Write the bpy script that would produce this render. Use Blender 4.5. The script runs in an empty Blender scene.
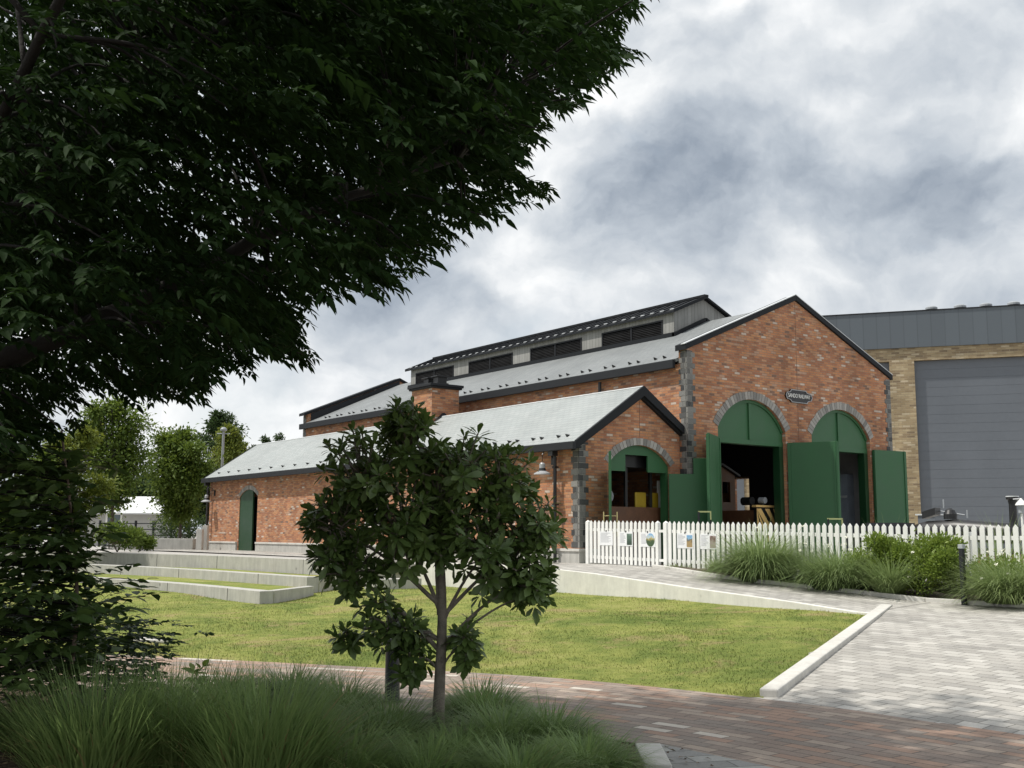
import bpy, bmesh, math, random
import numpy as np
from mathutils import Vector, Matrix
from mathutils.geometry import tessellate_polygon
random.seed(7); rng = np.random.default_rng(11)
Z0 = 1.6                      # all heights below are written relative to the camera's eye, 1.6 m above the path
scene = bpy.context.scene
C = scene.collection
PI = math.pi

# ------------------------------------------------------------------ camera frame (also used to aim the sky's clouds)
FPX = 1088.69; CX, CY = -21.078, -20.371; YAW, PITCH, ROLL = .6414, .137, .0048
cy_, sy_, cp_, sp_ = math.cos(YAW), math.sin(YAW), math.cos(PITCH), math.sin(PITCH)
fwd = Vector((sy_*cp_, cy_*cp_, sp_)); r0 = Vector((cy_, -sy_, 0)); u0 = r0.cross(fwd)
rgt = math.cos(ROLL)*r0 + math.sin(ROLL)*u0; upv = -math.sin(ROLL)*r0 + math.cos(ROLL)*u0
FH = np.array([sy_, cy_, 0.]); RH = np.array([cy_, -sy_, 0.]); CAM = np.array([CX, CY, 0.])
def pxdir(x, y): return (fwd + rgt*((x-512)/FPX) - upv*((y-384)/FPX)).normalized()
def proj(P):
    d = np.asarray(P) - CAM
    z = d @ np.array(fwd); return 512+FPX*(d @ np.array(rgt))/z, 384-FPX*(d @ np.array(upv))/z, z

# ------------------------------------------------------------------ node helpers
class NT:
    def __init__(s, tree): s.t = tree; s.t.nodes.clear()
    def n(s, typ, ins=None, **kw):
        nd = s.t.nodes.new(typ)
        for k, v in kw.items(): setattr(nd, k, v)
        for k, v in (ins or {}).items(): s.put(nd.inputs[k], v)
        return nd
    def put(s, sock, v):
        if isinstance(v, bpy.types.NodeSocket): s.t.links.new(v, sock)
        elif isinstance(v, bpy.types.Node): s.t.links.new(v.outputs[0], sock)
        else:
            if sock.type == 'RGBA' and len(v) == 3: v = (*v, 1)
            sock.default_value = v
    def math(s, op, a, b=0., c=0., clamp=False):
        nd = s.t.nodes.new('ShaderNodeMath'); nd.operation = op; nd.use_clamp = clamp
        for i, v in enumerate((a, b, c)): s.put(nd.inputs[i], v)
        return nd.outputs[0]
    def vmath(s, op, a, b=(0,0,0), out=0):
        nd = s.t.nodes.new('ShaderNodeVectorMath'); nd.operation = op
        s.put(nd.inputs[0], a)
        if op == 'SCALE': s.put(nd.inputs['Scale'], b)
        else: s.put(nd.inputs[1], b)
        return nd.outputs[out]
    def mix(s, f, a, b, typ='RGBA', blend='MIX'):
        nd = s.t.nodes.new('ShaderNodeMix'); nd.data_type = typ
        if typ == 'RGBA': nd.blend_type = blend; ia, ib, o = 6, 7, 2
        else: ia, ib, o = 2, 3, 0
        s.put(nd.inputs[0], f); s.put(nd.inputs[ia], a); s.put(nd.inputs[ib], b)
        return nd.outputs[o]
    def ramp(s, f, stops, interp='LINEAR'):
        nd = s.t.nodes.new('ShaderNodeValToRGB'); nd.color_ramp.interpolation = interp
        el = nd.color_ramp.elements
        while len(el) < len(stops): el.new(.5)
        for e, (p, c) in zip(el, stops):
            e.position = p; e.color = (*c, 1) if len(c) == 3 else c
        s.put(nd.inputs[0], f); return nd.outputs[0]
    def noise(s, vec, scale, detail=4, rough=.55, dist=0, out=0):
        nd = s.n('ShaderNodeTexNoise', {'Scale': scale, 'Detail': detail, 'Roughness': rough, 'Distortion': dist})
        if vec is not None: s.put(nd.inputs['Vector'], vec)
        return nd.outputs[out]
    def rng(s, v, a, b, c, d):
        nd = s.n('ShaderNodeMapRange', {'Value': v, 'From Min': a, 'From Max': b, 'To Min': c, 'To Max': d}); return nd.outputs[0]
    def bump(s, h, strength=.3, dist=.01):
        return s.n('ShaderNodeBump', {'Height': h, 'Strength': strength, 'Distance': dist}).outputs[0]
def newmat(name):
    m = bpy.data.materials.new(name); m.use_nodes = True
    return m, NT(m.node_tree)
def finish(t, col, rough=.6, normal=None, metal=0., spec=.5):
    b = t.n('ShaderNodeBsdfPrincipled', {'Base Color': col, 'Roughness': rough, 'Metallic': metal, 'Specular IOR Level': spec})
    if normal is not None: t.put(b.inputs['Normal'], normal)
    o = t.n('ShaderNodeOutputMaterial', {'Surface': b}); return b
def plain(name, col, rough=.5, var=.12, scale=3., metal=0., spec=.5, bump=.0, bscale=40):
    m, t = newmat(name)
    g = t.n('ShaderNodeNewGeometry').outputs['Position']
    n1 = t.noise(g, scale, 5); n2 = t.noise(g, scale*9, 3)
    f = t.math('ADD', t.rng(n1, .3, .7, -var, var), t.rng(n2, .3, .7, -var*.5, var*.5))
    c = t.mix(1., col, t.n('ShaderNodeCombineColor', {0: t.math('ADD', f, 1), 1: t.math('ADD', f, 1), 2: t.math('ADD', f, 1)}), blend='MULTIPLY')
    nm = t.bump(t.noise(g, bscale, 4), bump, .01) if bump else None
    finish(t, c, t.rng(n1, .3, .7, rough-.06, rough+.08), nm, metal, spec); return m
def wallcoords(t):
    g = t.n('ShaderNodeNewGeometry')
    p = t.n('ShaderNodeSeparateXYZ', {0: g.outputs['Position']}); n = t.n('ShaderNodeSeparateXYZ', {0: g.outputs['True Normal']})
    side = t.math('GREATER_THAN', t.math('ABSOLUTE', n.outputs[0]), .6)
    u = t.mix(side, p.outputs[0], p.outputs[1], 'FLOAT')
    return t.n('ShaderNodeCombineXYZ', {0: u, 1: p.outputs[2]}).outputs[0], g.outputs['Position']
def brickmat(name, stops, mortar, bw=.215, bh=.068, mort=.006, uvsrc='wall', rough=.85, bumpd=.006, offset=.5, big=.25, grime=(.86,1.2), rot=0., fine=.18):
    m, t = newmat(name)
    if uvsrc == 'wall': vec, pos = wallcoords(t)
    elif uvsrc == 'roof':
        g = t.n('ShaderNodeNewGeometry'); pos = g.outputs['Position']
        p = t.n('ShaderNodeSeparateXYZ', {0: pos})
        vec = t.n('ShaderNodeCombineXYZ', {0: p.outputs[1], 1: t.math('MULTIPLY', p.outputs[2], 1.6)}).outputs[0]
    elif uvsrc == 'uv':
        pos = t.n('ShaderNodeNewGeometry').outputs['Position']; vec = t.n('ShaderNodeUVMap').outputs[0]
    else:
        pos = t.n('ShaderNodeNewGeometry').outputs['Position']
        vec = t.n('ShaderNodeMapping', {'Vector': pos, 'Rotation': (0, 0, rot)}).outputs[0]
    wob = t.vmath('SCALE', t.vmath('SUBTRACT', t.noise(pos, 6, 3, out=1), (.5,.5,.5)), .012)
    vec = t.vmath('ADD', vec, wob)
    br = t.n('ShaderNodeTexBrick', {'Vector': vec, 'Color1': (0,0,0), 'Color2': (1,1,1), 'Mortar': (.5,.5,.5), 'Scale': 1., 'Mortar Size': mort, 'Mortar Smooth': .1, 'Bias': 0., 'Brick Width': bw, 'Row Height': bh}, offset=offset)
    c = t.ramp(br.outputs['Color'], stops, 'CONSTANT')
    nb = t.noise(pos, .9, 5); nf = t.noise(pos, 45, 4, .7)
    c = t.mix(t.rng(nf, .25, .75, 0, 1), t.mix(fine, c, (.02,.018,.015)), t.mix(fine*.6, c, (.75,.7,.65)))
    c = t.mix(t.math('MULTIPLY', br.outputs['Fac'], .9), c, mortar)
    gv = t.rng(nb, .3, .7, grime[0], grime[1])
    if uvsrc == 'wall':
        st = t.noise(t.n('ShaderNodeMapping', {'Vector': pos, 'Scale': (1.6, 1.6, .35)}), 1.1, 7, .65); gv = t.math('MULTIPLY', gv, t.rng(st, .35, .7, 1.06, .80))
    c = t.mix(1., c, t.n('ShaderNodeCombineColor', {0: gv, 1: gv, 2: gv}), blend='MULTIPLY')
    h = t.math('ADD', t.math('MULTIPLY', br.outputs['Fac'], -1.), t.math('MULTIPLY', nf, .35))
    finish(t, c, rough, t.bump(h, .7, bumpd), spec=.3); return m

BRICK = brickmat('red_brick', [(0,(.31,.115,.05)),(.14,(.48,.19,.076)),(.3,(.40,.15,.063)),(.45,(.52,.225,.09)),(.6,(.36,.135,.062)),(.72,(.48,.235,.12)),(.87,(.19,.095,.06)),(.90,(.45,.26,.17)),(.96,(.56,.45,.37))], (.27,.195,.14), .21, .068, .007)
TANBRICK = brickmat('tan_brick', [(0,(.25,.18,.095)),(.2,(.35,.265,.145)),(.45,(.30,.222,.115)),(.65,(.41,.325,.19)),(.85,(.19,.135,.075)),(.93,(.47,.39,.26))], (.31,.255,.17), .30, .10, .011)
STEPC = None
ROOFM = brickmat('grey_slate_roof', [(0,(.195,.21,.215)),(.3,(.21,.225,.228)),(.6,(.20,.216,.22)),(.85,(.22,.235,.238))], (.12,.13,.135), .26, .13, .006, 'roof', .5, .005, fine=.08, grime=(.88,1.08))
ROOF = brickmat('slate_roof', [(0,(.315,.34,.337)),(.3,(.335,.358,.354)),(.6,(.325,.348,.344)),(.85,(.35,.37,.366))], (.19,.21,.21), .26, .13, .006, 'roof', .5, .004, fine=.06, grime=(.9,1.06))
PATHB = brickmat('path_brick', [(0,(.26,.195,.155)),(.13,(.34,.22,.16)),(.27,(.30,.24,.195)),(.42,(.225,.185,.155)),(.56,(.33,.215,.155)),(.70,(.37,.295,.235)),(.82,(.25,.195,.16)),(.975,(.56,.51,.44))], (.10,.085,.07), .40, .13, .006, 'uv', .8, .004)
PLAZA = brickmat('plaza_paver', [(0,(.335,.322,.295)),(.15,(.405,.39,.358)),(.3,(.37,.355,.325)),(.45,(.445,.43,.395)),(.6,(.30,.29,.268)),(.75,(.385,.37,.34)),(.88,(.475,.46,.425))], (.13,.125,.11), .26, .155, .006, 'xy', .8, .004, rot=PI/2+.06)
GREYPAVE = brickmat('grey_paver', [(0,(.22,.22,.21)),(.3,(.30,.30,.28)),(.6,(.26,.26,.25)),(.8,(.35,.35,.33))], (.10,.10,.09), .45, .20, .006, 'xy', .85, .004, rot=.4)

def concrete(name, col, streak=.25):
    m, t = newmat(name)
    g = t.n('ShaderNodeNewGeometry').outputs['Position']
    st = t.noise(t.n('ShaderNodeMapping', {'Vector': g, 'Scale': (5, 5, .7)}), 1.6, 6, .7)
    sp = t.noise(g, 3.2, 6, .65); f2 = t.noise(g, 60, 3)
    vo = t.n('ShaderNodeTexVoronoi', {'Vector': g, 'Scale': 1.7}).outputs['Distance']
    spot = t.rng(vo, .03, .09, .55, 1.)
    v = t.math('MULTIPLY', t.math('MULTIPLY', t.rng(st, .3, .75, 1+streak*.3, 1-streak), t.rng(sp, .3, .75, 1.08, .86)), t.math('MULTIPLY', t.rng(f2, .2, .8, .93, 1.06), spot))
    c = t.mix(1., col, t.n('ShaderNodeCombineColor', {0: v, 1: v, 2: t.math('MULTIPLY', v, .99)}), blend='MULTIPLY')
    finish(t, c, .85, t.bump(f2, .25, .004), spec=.3); return m
CONC = concrete('weathered_concrete', (.46,.45,.42)); CONCR = concrete('smooth_ramp_concrete', (.70,.685,.64), .14); CONCL = concrete('pale_concrete', (.58,.565,.53), .15)
GREEN = plain('green_paint', (.027,.105,.040), .5, .06, 2.5); DARKM = plain('dark_metal', (.020,.022,.026), .6, .1, 4, spec=.25)
GREENDK = plain('dark_green', (.009,.045,.016), .45, .06)  # darker green for the right-hand shed jambs and the annex side door leaf
BLACK = plain('black_paint', (.012,.012,.013), .4, .1); COPING = plain('coping_metal', (.013,.015,.018), .6, .1, spec=.2)
WHITE = plain('white_paint', (.80,.80,.77), .5, .05, 2.); CLAD = None
GREYPANEL = plain('grey_panel_paint', (.125,.14,.16), .5, .05, .6); CLADGREY = plain('grey_cladding', (.105,.122,.138), .45, .06, .8)
PALEMETAL = plain('pale_metal', (.55,.57,.58), .4, .08); GALV = plain('vent_metal', (.33,.35,.37), .45, .1)
BROWNW = plain('brown_wood', (.12,.055,.028), .5, .2, 6); ORANGEW = plain('varnished_wood', (.13,.06,.022), .45, .15, 6); TANP = plain('tan_paint', (.75,.50,.19), .5, .1)
YELLOW = plain('yellow_paint', (.36,.25,.015), .5, .1); REDP = plain('red_paint', (.3,.02,.02), .45, .1); BRASS = plain('brass', (.60,.50,.25), .35, .1, metal=.6)
DIRT = plain('soil', (.075,.055,.04), .95, .35, 5, bump=.8, bscale=30)
ROOFWH = plain('white_sheet_roof', (.72,.73,.74), .45, .05); SIDING = plain('pale_siding', (.42,.42,.40), .7, .06)
FLOORC = plain('shed_floor', (.12,.115,.11), .8, .15); GROUNDM = plain('ground_earth', (.17,.155,.12), .95, .25, .7, bump=.5)
YARD = plain('yard_concrete', (.40,.385,.36), .9, .15, 1.2, bump=.3)
GLASS = plain('window_glass', (.10,.13,.15), .08, .1)
def tintmat(name, c1, c2, rough=.8, bump=.5):
    m, t = newmat(name); a = t.n('ShaderNodeAttribute', attribute_name='tint').outputs['Fac']
    g = t.n('ShaderNodeNewGeometry').outputs['Position']; nf = t.noise(g, 30, 5, .7)
    c = t.mix(a, c1, c2); c = t.mix(t.rng(nf, .3, .7, 0, .35), c, t.mix(.5, c, (.02,.02,.02)))
    finish(t, c, rough, t.bump(nf, bump, .008), spec=.3); return m
STONE = tintmat('grey_stone', (.05,.052,.055), (.25,.245,.23)); VOUS = tintmat('arch_stone', (.20,.195,.185), (.42,.405,.375))
MORT = plain('pale_mortar', (.36,.345,.32), .9)
LOUVRE = plain('louvre_black', (.012,.012,.014), .45, .1)
def boardmat():
    m, t = newmat('grey_boards'); vec, pos = wallcoords(t)
    u = t.n('ShaderNodeSeparateXYZ', {0: vec}).outputs[0]
    k = t.math('FLOOR', t.math('MULTIPLY', u, 6.5)); w = t.n('ShaderNodeTexWhiteNoise', {'W': k}, noise_dimensions='1D').outputs[0]
    fr = t.math('FRACT', t.math('MULTIPLY', u, 6.5)); gap = t.math('LESS_THAN', fr, .07)
    st = t.noise(t.n('ShaderNodeMapping', {'Vector': pos, 'Scale': (9,9,1)}), 2, 5, .7)
    v = t.math('ADD', t.rng(w, 0, 1, .78, 1.06), t.rng(st, .3, .7, -.12, .12))
    c = t.mix(1., (.30,.30,.285), t.n('ShaderNodeCombineColor', {0: v, 1: v, 2: v}), blend='MULTIPLY')
    c = t.mix(t.math('MULTIPLY', gap, .7), c, (.05,.05,.05)); finish(t, c, .75); return m
BOARDS = boardmat()
def ribmat(name, col, per, depth=.8):
    m, t = newmat(name); vec, pos = wallcoords(t)
    p = t.n('ShaderNodeSeparateXYZ', {0: pos}); along = t.math('SUBTRACT', t.math('MULTIPLY', p.outputs[0], .57), t.math('MULTIPLY', p.outputs[1], .82))
    fr = t.math('FRACT', t.math('MULTIPLY', along, per)); g = t.math('LESS_THAN', fr, .08)
    w = t.n('ShaderNodeTexWhiteNoise', {'W': t.math('FLOOR', t.math('MULTIPLY', along, per))}, noise_dimensions='1D').outputs[0]
    v = t.rng(w, 0, 1, .93, 1.05)
    c = t.mix(1., col, t.n('ShaderNodeCombineColor', {0: v, 1: v, 2: v}), blend='MULTIPLY')
    finish(t, t.mix(t.math('MULTIPLY', g, .25), c, (.03,.035,.04)), .45); return m
RIBGREY = ribmat('ribbed_cladding', (.098,.116,.132), 1.6)
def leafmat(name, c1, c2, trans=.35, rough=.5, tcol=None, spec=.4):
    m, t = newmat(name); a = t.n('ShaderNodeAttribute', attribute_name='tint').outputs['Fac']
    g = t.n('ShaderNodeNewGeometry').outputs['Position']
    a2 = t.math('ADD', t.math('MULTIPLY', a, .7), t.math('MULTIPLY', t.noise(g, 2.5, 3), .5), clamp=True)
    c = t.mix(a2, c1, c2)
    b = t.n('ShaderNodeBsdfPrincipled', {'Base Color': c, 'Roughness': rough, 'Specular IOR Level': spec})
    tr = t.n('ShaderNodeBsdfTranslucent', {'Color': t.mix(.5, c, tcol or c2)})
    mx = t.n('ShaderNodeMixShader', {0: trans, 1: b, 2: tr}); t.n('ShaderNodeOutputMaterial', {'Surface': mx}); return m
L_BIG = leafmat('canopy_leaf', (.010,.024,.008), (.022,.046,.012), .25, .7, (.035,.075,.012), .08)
L_ROS = leafmat('glossy_leaf', (.06,.11,.03), (.14,.21,.055), .22, .42, (.11,.18,.03), .5)
L_SAP = leafmat('sapling_leaf', (.05,.10,.03), (.11,.175,.045), .3, .5, (.06,.11,.02))
L_SHR = leafmat('shrub_leaf', (.035,.075,.03), (.075,.125,.05), .25, .5)
L_FAR = leafmat('far_leaf', (.05,.105,.018), (.17,.24,.04), .35, .6, (.16,.2,.03))
L_FARY = leafmat('far_yellow_leaf', (.065,.11,.018), (.19,.235,.035), .35, .6, (.25,.25,.04))
L_FARD = leafmat('far_dark_leaf', (.025,.055,.018), (.06,.10,.028), .3, .6)
L_HEDGE = leafmat('hedge_leaf', (.085,.16,.025), (.26,.34,.06), .3, .5)
B_STRAW = leafmat('straw_blade', (.25,.20,.09), (.42,.34,.16), .2, .6)
B_GRASS = leafmat('dark_blade', (.10,.20,.06), (.29,.40,.14), .35, .5)
B_FOUNT = leafmat('fountain_blade', (.09,.17,.055), (.31,.39,.16), .3, .45)
B_LAWN = leafmat('lawn_blade', (.17,.22,.04), (.36,.38,.09), .3, .6)
FLOWER = plain('flower_white', (.75,.75,.62), .7, .05)
BARK = plain('bark', (.10,.085,.068), .9, .3, 14, bump=.9, bscale=60); BARKD = plain('dark_bark', (.016,.014,.012), .9, .3, 9, bump=.8, bscale=40)
BARKG = plain('grey_bark', (.20,.175,.145), .9, .25, 16, bump=.9, bscale=70); BARKP = plain('pinkish_bark', (.22,.165,.13), .9, .2, 14, bump=.5)
MULCH = None

# ------------------------------------------------------------------ mesh builder
LOC = {}
class MB:
    def __init__(s): s.v = []; s.f = []; s.tint = []; s.uv = None
    def add(s, vs, fs, tint=.5):
        b = len(s.v); s.v += [tuple(v) for v in vs]; s.f += [tuple(b+i for i in f) for f in fs]; s.tint += [tint]*len(vs); return s
    def box(s, x0, x1, y0, y1, z0, z1, tint=.5):
        return s.add([(x0,y0,z0),(x1,y0,z0),(x1,y1,z0),(x0,y1,z0),(x0,y0,z1),(x1,y0,z1),(x1,y1,z1),(x0,y1,z1)],
                     [(3,2,1,0),(4,5,6,7),(0,1,5,4),(1,2,6,5),(2,3,7,6),(3,0,4,7)], tint)
    def obox(s, c, ax, ay, az, tint=.5):       # oriented box: centre and three half-axis vectors
        c, ax, ay, az = map(Vector, (c, ax, ay, az)); vs = []
        for k in (-1, 1):
            for i, j in ((-1,-1),(1,-1),(1,1),(-1,1)): vs.append(c+ax*i+ay*j+az*k)
        return s.add(vs, [(3,2,1,0),(4,5,6,7),(0,1,5,4),(1,2,6,5),(2,3,7,6),(3,0,4,7)], tint)
    def prism(s, loops, fn, d0, d1, tint=.5):   # 2-D outline (with holes) extruded from d0 to d1; fn(a,b,d)->point
        pts = [p for lp in loops for p in lp]; n = len(pts)
        tris = tessellate_polygon([[Vector((a, b, 0)) for a, b in lp] for lp in loops])
        vs = [fn(a, b, d0) for a, b in pts]+[fn(a, b, d1) for a, b in pts]; fs = []
        for t in tris: fs.append(tuple(t)); fs.append(tuple(n+i for i in reversed(t)))
        o = 0
        for lp in loops:
            k = len(lp)
            for i in range(k): j = (i+1) % k; fs.append((o+i, o+j, n+o+j, n+o+i))
            o += k
        return s.add(vs, fs, tint)
    def tube(s, pts, radii, n=8, tint=.5, cap=True):
        pts = [Vector(p) for p in pts]; vs = []; fs = []
        if not hasattr(radii, '__len__'): radii = [radii]*len(pts)
        for i, p in enumerate(pts):
            d = (pts[min(i+1, len(pts)-1)]-pts[max(i-1, 0)]).normalized()
            a = d.orthogonal().normalized() if abs(d.z) > .99 else d.cross(Vector((0,0,1))).normalized()
            b = d.cross(a)
            for k in range(n): t = 2*PI*k/n; vs.append(p+(a*math.cos(t)+b*math.sin(t))*radii[i])
        for i in range(len(pts)-1):
            for k in range(n): k2 = (k+1) % n; fs.append((i*n+k, i*n+k2, (i+1)*n+k2, (i+1)*n+k))
        if cap: fs.append(tuple(range(n-1, -1, -1))); fs.append(tuple((len(pts)-1)*n+k for k in range(n)))
        return s.add(vs, fs, tint)
    def lathe(s, c, prof, n=20, tint=.5):      # profile [(r,z)] about a vertical axis
        vs = []; fs = []
        for r, z in prof:
            for k in range(n): t = 2*PI*k/n; vs.append((c[0]+r*math.cos(t), c[1]+r*math.sin(t), c[2]+z))
        for i in range(len(prof)-1):
            for k in range(n): k2 = (k+1) % n; fs.append((i*n+k, i*n+k2, (i+1)*n+k2, (i+1)*n+k))
        fs.append(tuple(range(n-1, -1, -1))); fs.append(tuple((len(prof)-1)*n+k for k in range(n)))
        return s.add(vs, fs, tint)
    def build(s, name, mat, parent=None, smooth=False, bevel=0., fixn=True):
        me = bpy.data.meshes.new(name); off = Vector((0,0,-Z0))
        if parent is not None: off = LOC[parent.name]
        vs = [(x-off.x, y-off.y, z-off.z) for x, y, z in s.v]
        me.from_pydata(vs, [], s.f); me.update()
        if fixn:
            bm = bmesh.new(); bm.from_mesh(me); bmesh.ops.recalc_face_normals(bm, faces=bm.faces); bm.to_mesh(me); bm.free()
        at = me.attributes.new('tint', 'FLOAT', 'POINT'); at.data.foreach_set('value', np.array(s.tint, 'f'))
        if s.uv is not None:
            ul = me.uv_layers.new(name='UVMap'); li = np.zeros(len(me.loops), 'i'); me.loops.foreach_get('vertex_index', li)
            ul.data.foreach_set('uv', np.array(s.uv, 'f')[li].ravel())
        me.materials.append(mat)
        if smooth: me.polygons.foreach_set('use_smooth', [True]*len(me.polygons))
        o = bpy.data.objects.new(name, me); C.objects.link(o)
        if parent is not None: o.parent = parent
        LOC[o.name] = off
        if bevel:
            md = o.modifiers.new('bevel', 'BEVEL'); md.width = bevel; md.segments = 2; md.limit_method = 'ANGLE'
        return o
def rawmesh(name, V, F, tint, mat, parent=None, smooth=True):
    V = np.asarray(V, 'f').copy(); off = Vector((0,0,-Z0)) if parent is None else LOC[parent.name]
    V -= np.array(off, 'f'); F = np.asarray(F, 'i')
    me = bpy.data.meshes.new(name); k = F.shape[1]
    me.vertices.add(len(V)); me.vertices.foreach_set('co', V.ravel())
    me.loops.add(F.size); me.loops.foreach_set('vertex_index', F.ravel())
    me.polygons.add(len(F)); me.polygons.foreach_set('loop_start', np.arange(0, F.size, k, dtype='i'))
    me.update(calc_edges=True); me.validate()
    at = me.attributes.new('tint', 'FLOAT', 'POINT'); at.data.foreach_set('value', np.asarray(tint, 'f'))
    me.materials.append(mat)
    if smooth: me.polygons.foreach_set('use_smooth', [True]*len(me.polygons))
    o = bpy.data.objects.new(name, me); C.objects.link(o)
    if parent is not None: o.parent = parent
    LOC[o.name] = off
    return o
def tag(o, label, cat, group=None):
    o['label'] = label; o['category'] = cat
    if group: o['group'] = group
    return o
def thing(name, label, cat, loc, group=None):
    o = bpy.data.objects.new(name, None); C.objects.link(o); o.empty_display_size = .2
    o.location = (loc[0], loc[1], loc[2]+Z0); LOC[o.name] = Vector(loc)
    return tag(o, label, cat, group)
def structure(o): o['kind'] = 'structure'; return o
XZ = lambda a, b, d: (a, d, b)
YZ = lambda a, b, d: (d, a, b)

# leaves: folded pointed blades, four triangles each
def leaves(pos, d, nrm, ln, wd, fold=.18, wpos=.45):
    pos = np.asarray(pos, float); d = np.asarray(d, float); d /= np.linalg.norm(d, axis=1)[:, None]+1e-9
    nrm = np.asarray(nrm, float); s = np.cross(d, nrm); s /= np.linalg.norm(s, axis=1)[:, None]+1e-9; n = np.cross(s, d)
    ln = np.asarray(ln)[:, None]; wd = np.asarray(wd)[:, None]
    m = pos+d*ln*wpos; V = np.stack([pos, m+s*wd*.5+n*wd*fold, m, m-s*wd*.5+n*wd*fold, pos+d*ln-n*ln*.08], 1)
    N = len(pos); b = np.arange(N)[:, None, None]*5
    F = np.array([[0,1,2],[0,2,3],[2,1,4],[3,2,4]])[None]+b
    return V.reshape(-1, 3), F.reshape(-1, 3)
def leaves8(pos, d, nrm, ln, wd, p1=(.28,.92), p2=(.62,.80), fold=.14, curl=.12):   # eight triangles: midrib, two pairs of edge points, drawn-out tip
    pos = np.asarray(pos, float); d = np.asarray(d, float); d = d/(np.linalg.norm(d, axis=1)[:, None]+1e-9)
    s = np.cross(d, np.asarray(nrm, float)); s /= np.linalg.norm(s, axis=1)[:, None]+1e-9; n = np.cross(s, d)
    ln = np.asarray(ln)[:, None]; wd = np.asarray(wd)[:, None]; N = len(pos); cu = curl*rng.uniform(.2, 1.8, (N, 1))
    m1 = pos+d*ln*p1[0]; m2 = pos+d*ln*p2[0]-n*ln*cu*.35
    V = np.stack([pos, m1, m2, pos+d*ln-n*ln*cu, m1+s*wd*.5*p1[1]+n*wd*fold, m1-s*wd*.5*p1[1]+n*wd*fold, m2+s*wd*.5*p2[1]+n*wd*fold, m2-s*wd*.5*p2[1]+n*wd*fold], 1)
    F = np.array([[0,4,1],[0,1,5],[1,4,6],[1,6,2],[5,1,2],[5,2,7],[2,6,3],[2,3,7]])[None]+np.arange(N)[:, None, None]*8
    return V.reshape(-1, 3), F.reshape(-1, 3)
def unit(a): return a/(np.linalg.norm(a, axis=-1, keepdims=True)+1e-9)
# grass blades: arching ribbons
def blades(base, ang, lean, ln, wd, droop, segs=4):
    N = len(base); hd = np.stack([np.cos(ang), np.sin(ang), np.zeros(N)], 1); sd = np.stack([-np.sin(ang), np.cos(ang), np.zeros(N)], 1)
    V = []; 
    p = np.array(base, float); th = np.array(lean, float); st = (ln/segs)
    for i in range(segs+1):
        w = wd*(1-(i/segs)**1.6)*.5+.0004
        V.append(p-sd*w[:, None]); V.append(p+sd*w[:, None])
        dirv = hd*np.sin(th)[:, None]+np.array([0,0,1])*np.cos(th)[:, None]
        p = p+dirv*st[:, None]; th = th+droop/segs
    V = np.stack(V, 1); k = 2*(segs+1); b = np.arange(N)[:, None, None]*k
    F = np.array([[2*i, 2*i+1, 2*i+3, 2*i+2] for i in range(segs)])[None]+b
    return V.reshape(-1, 3), F.reshape(-1, 4), k

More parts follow.
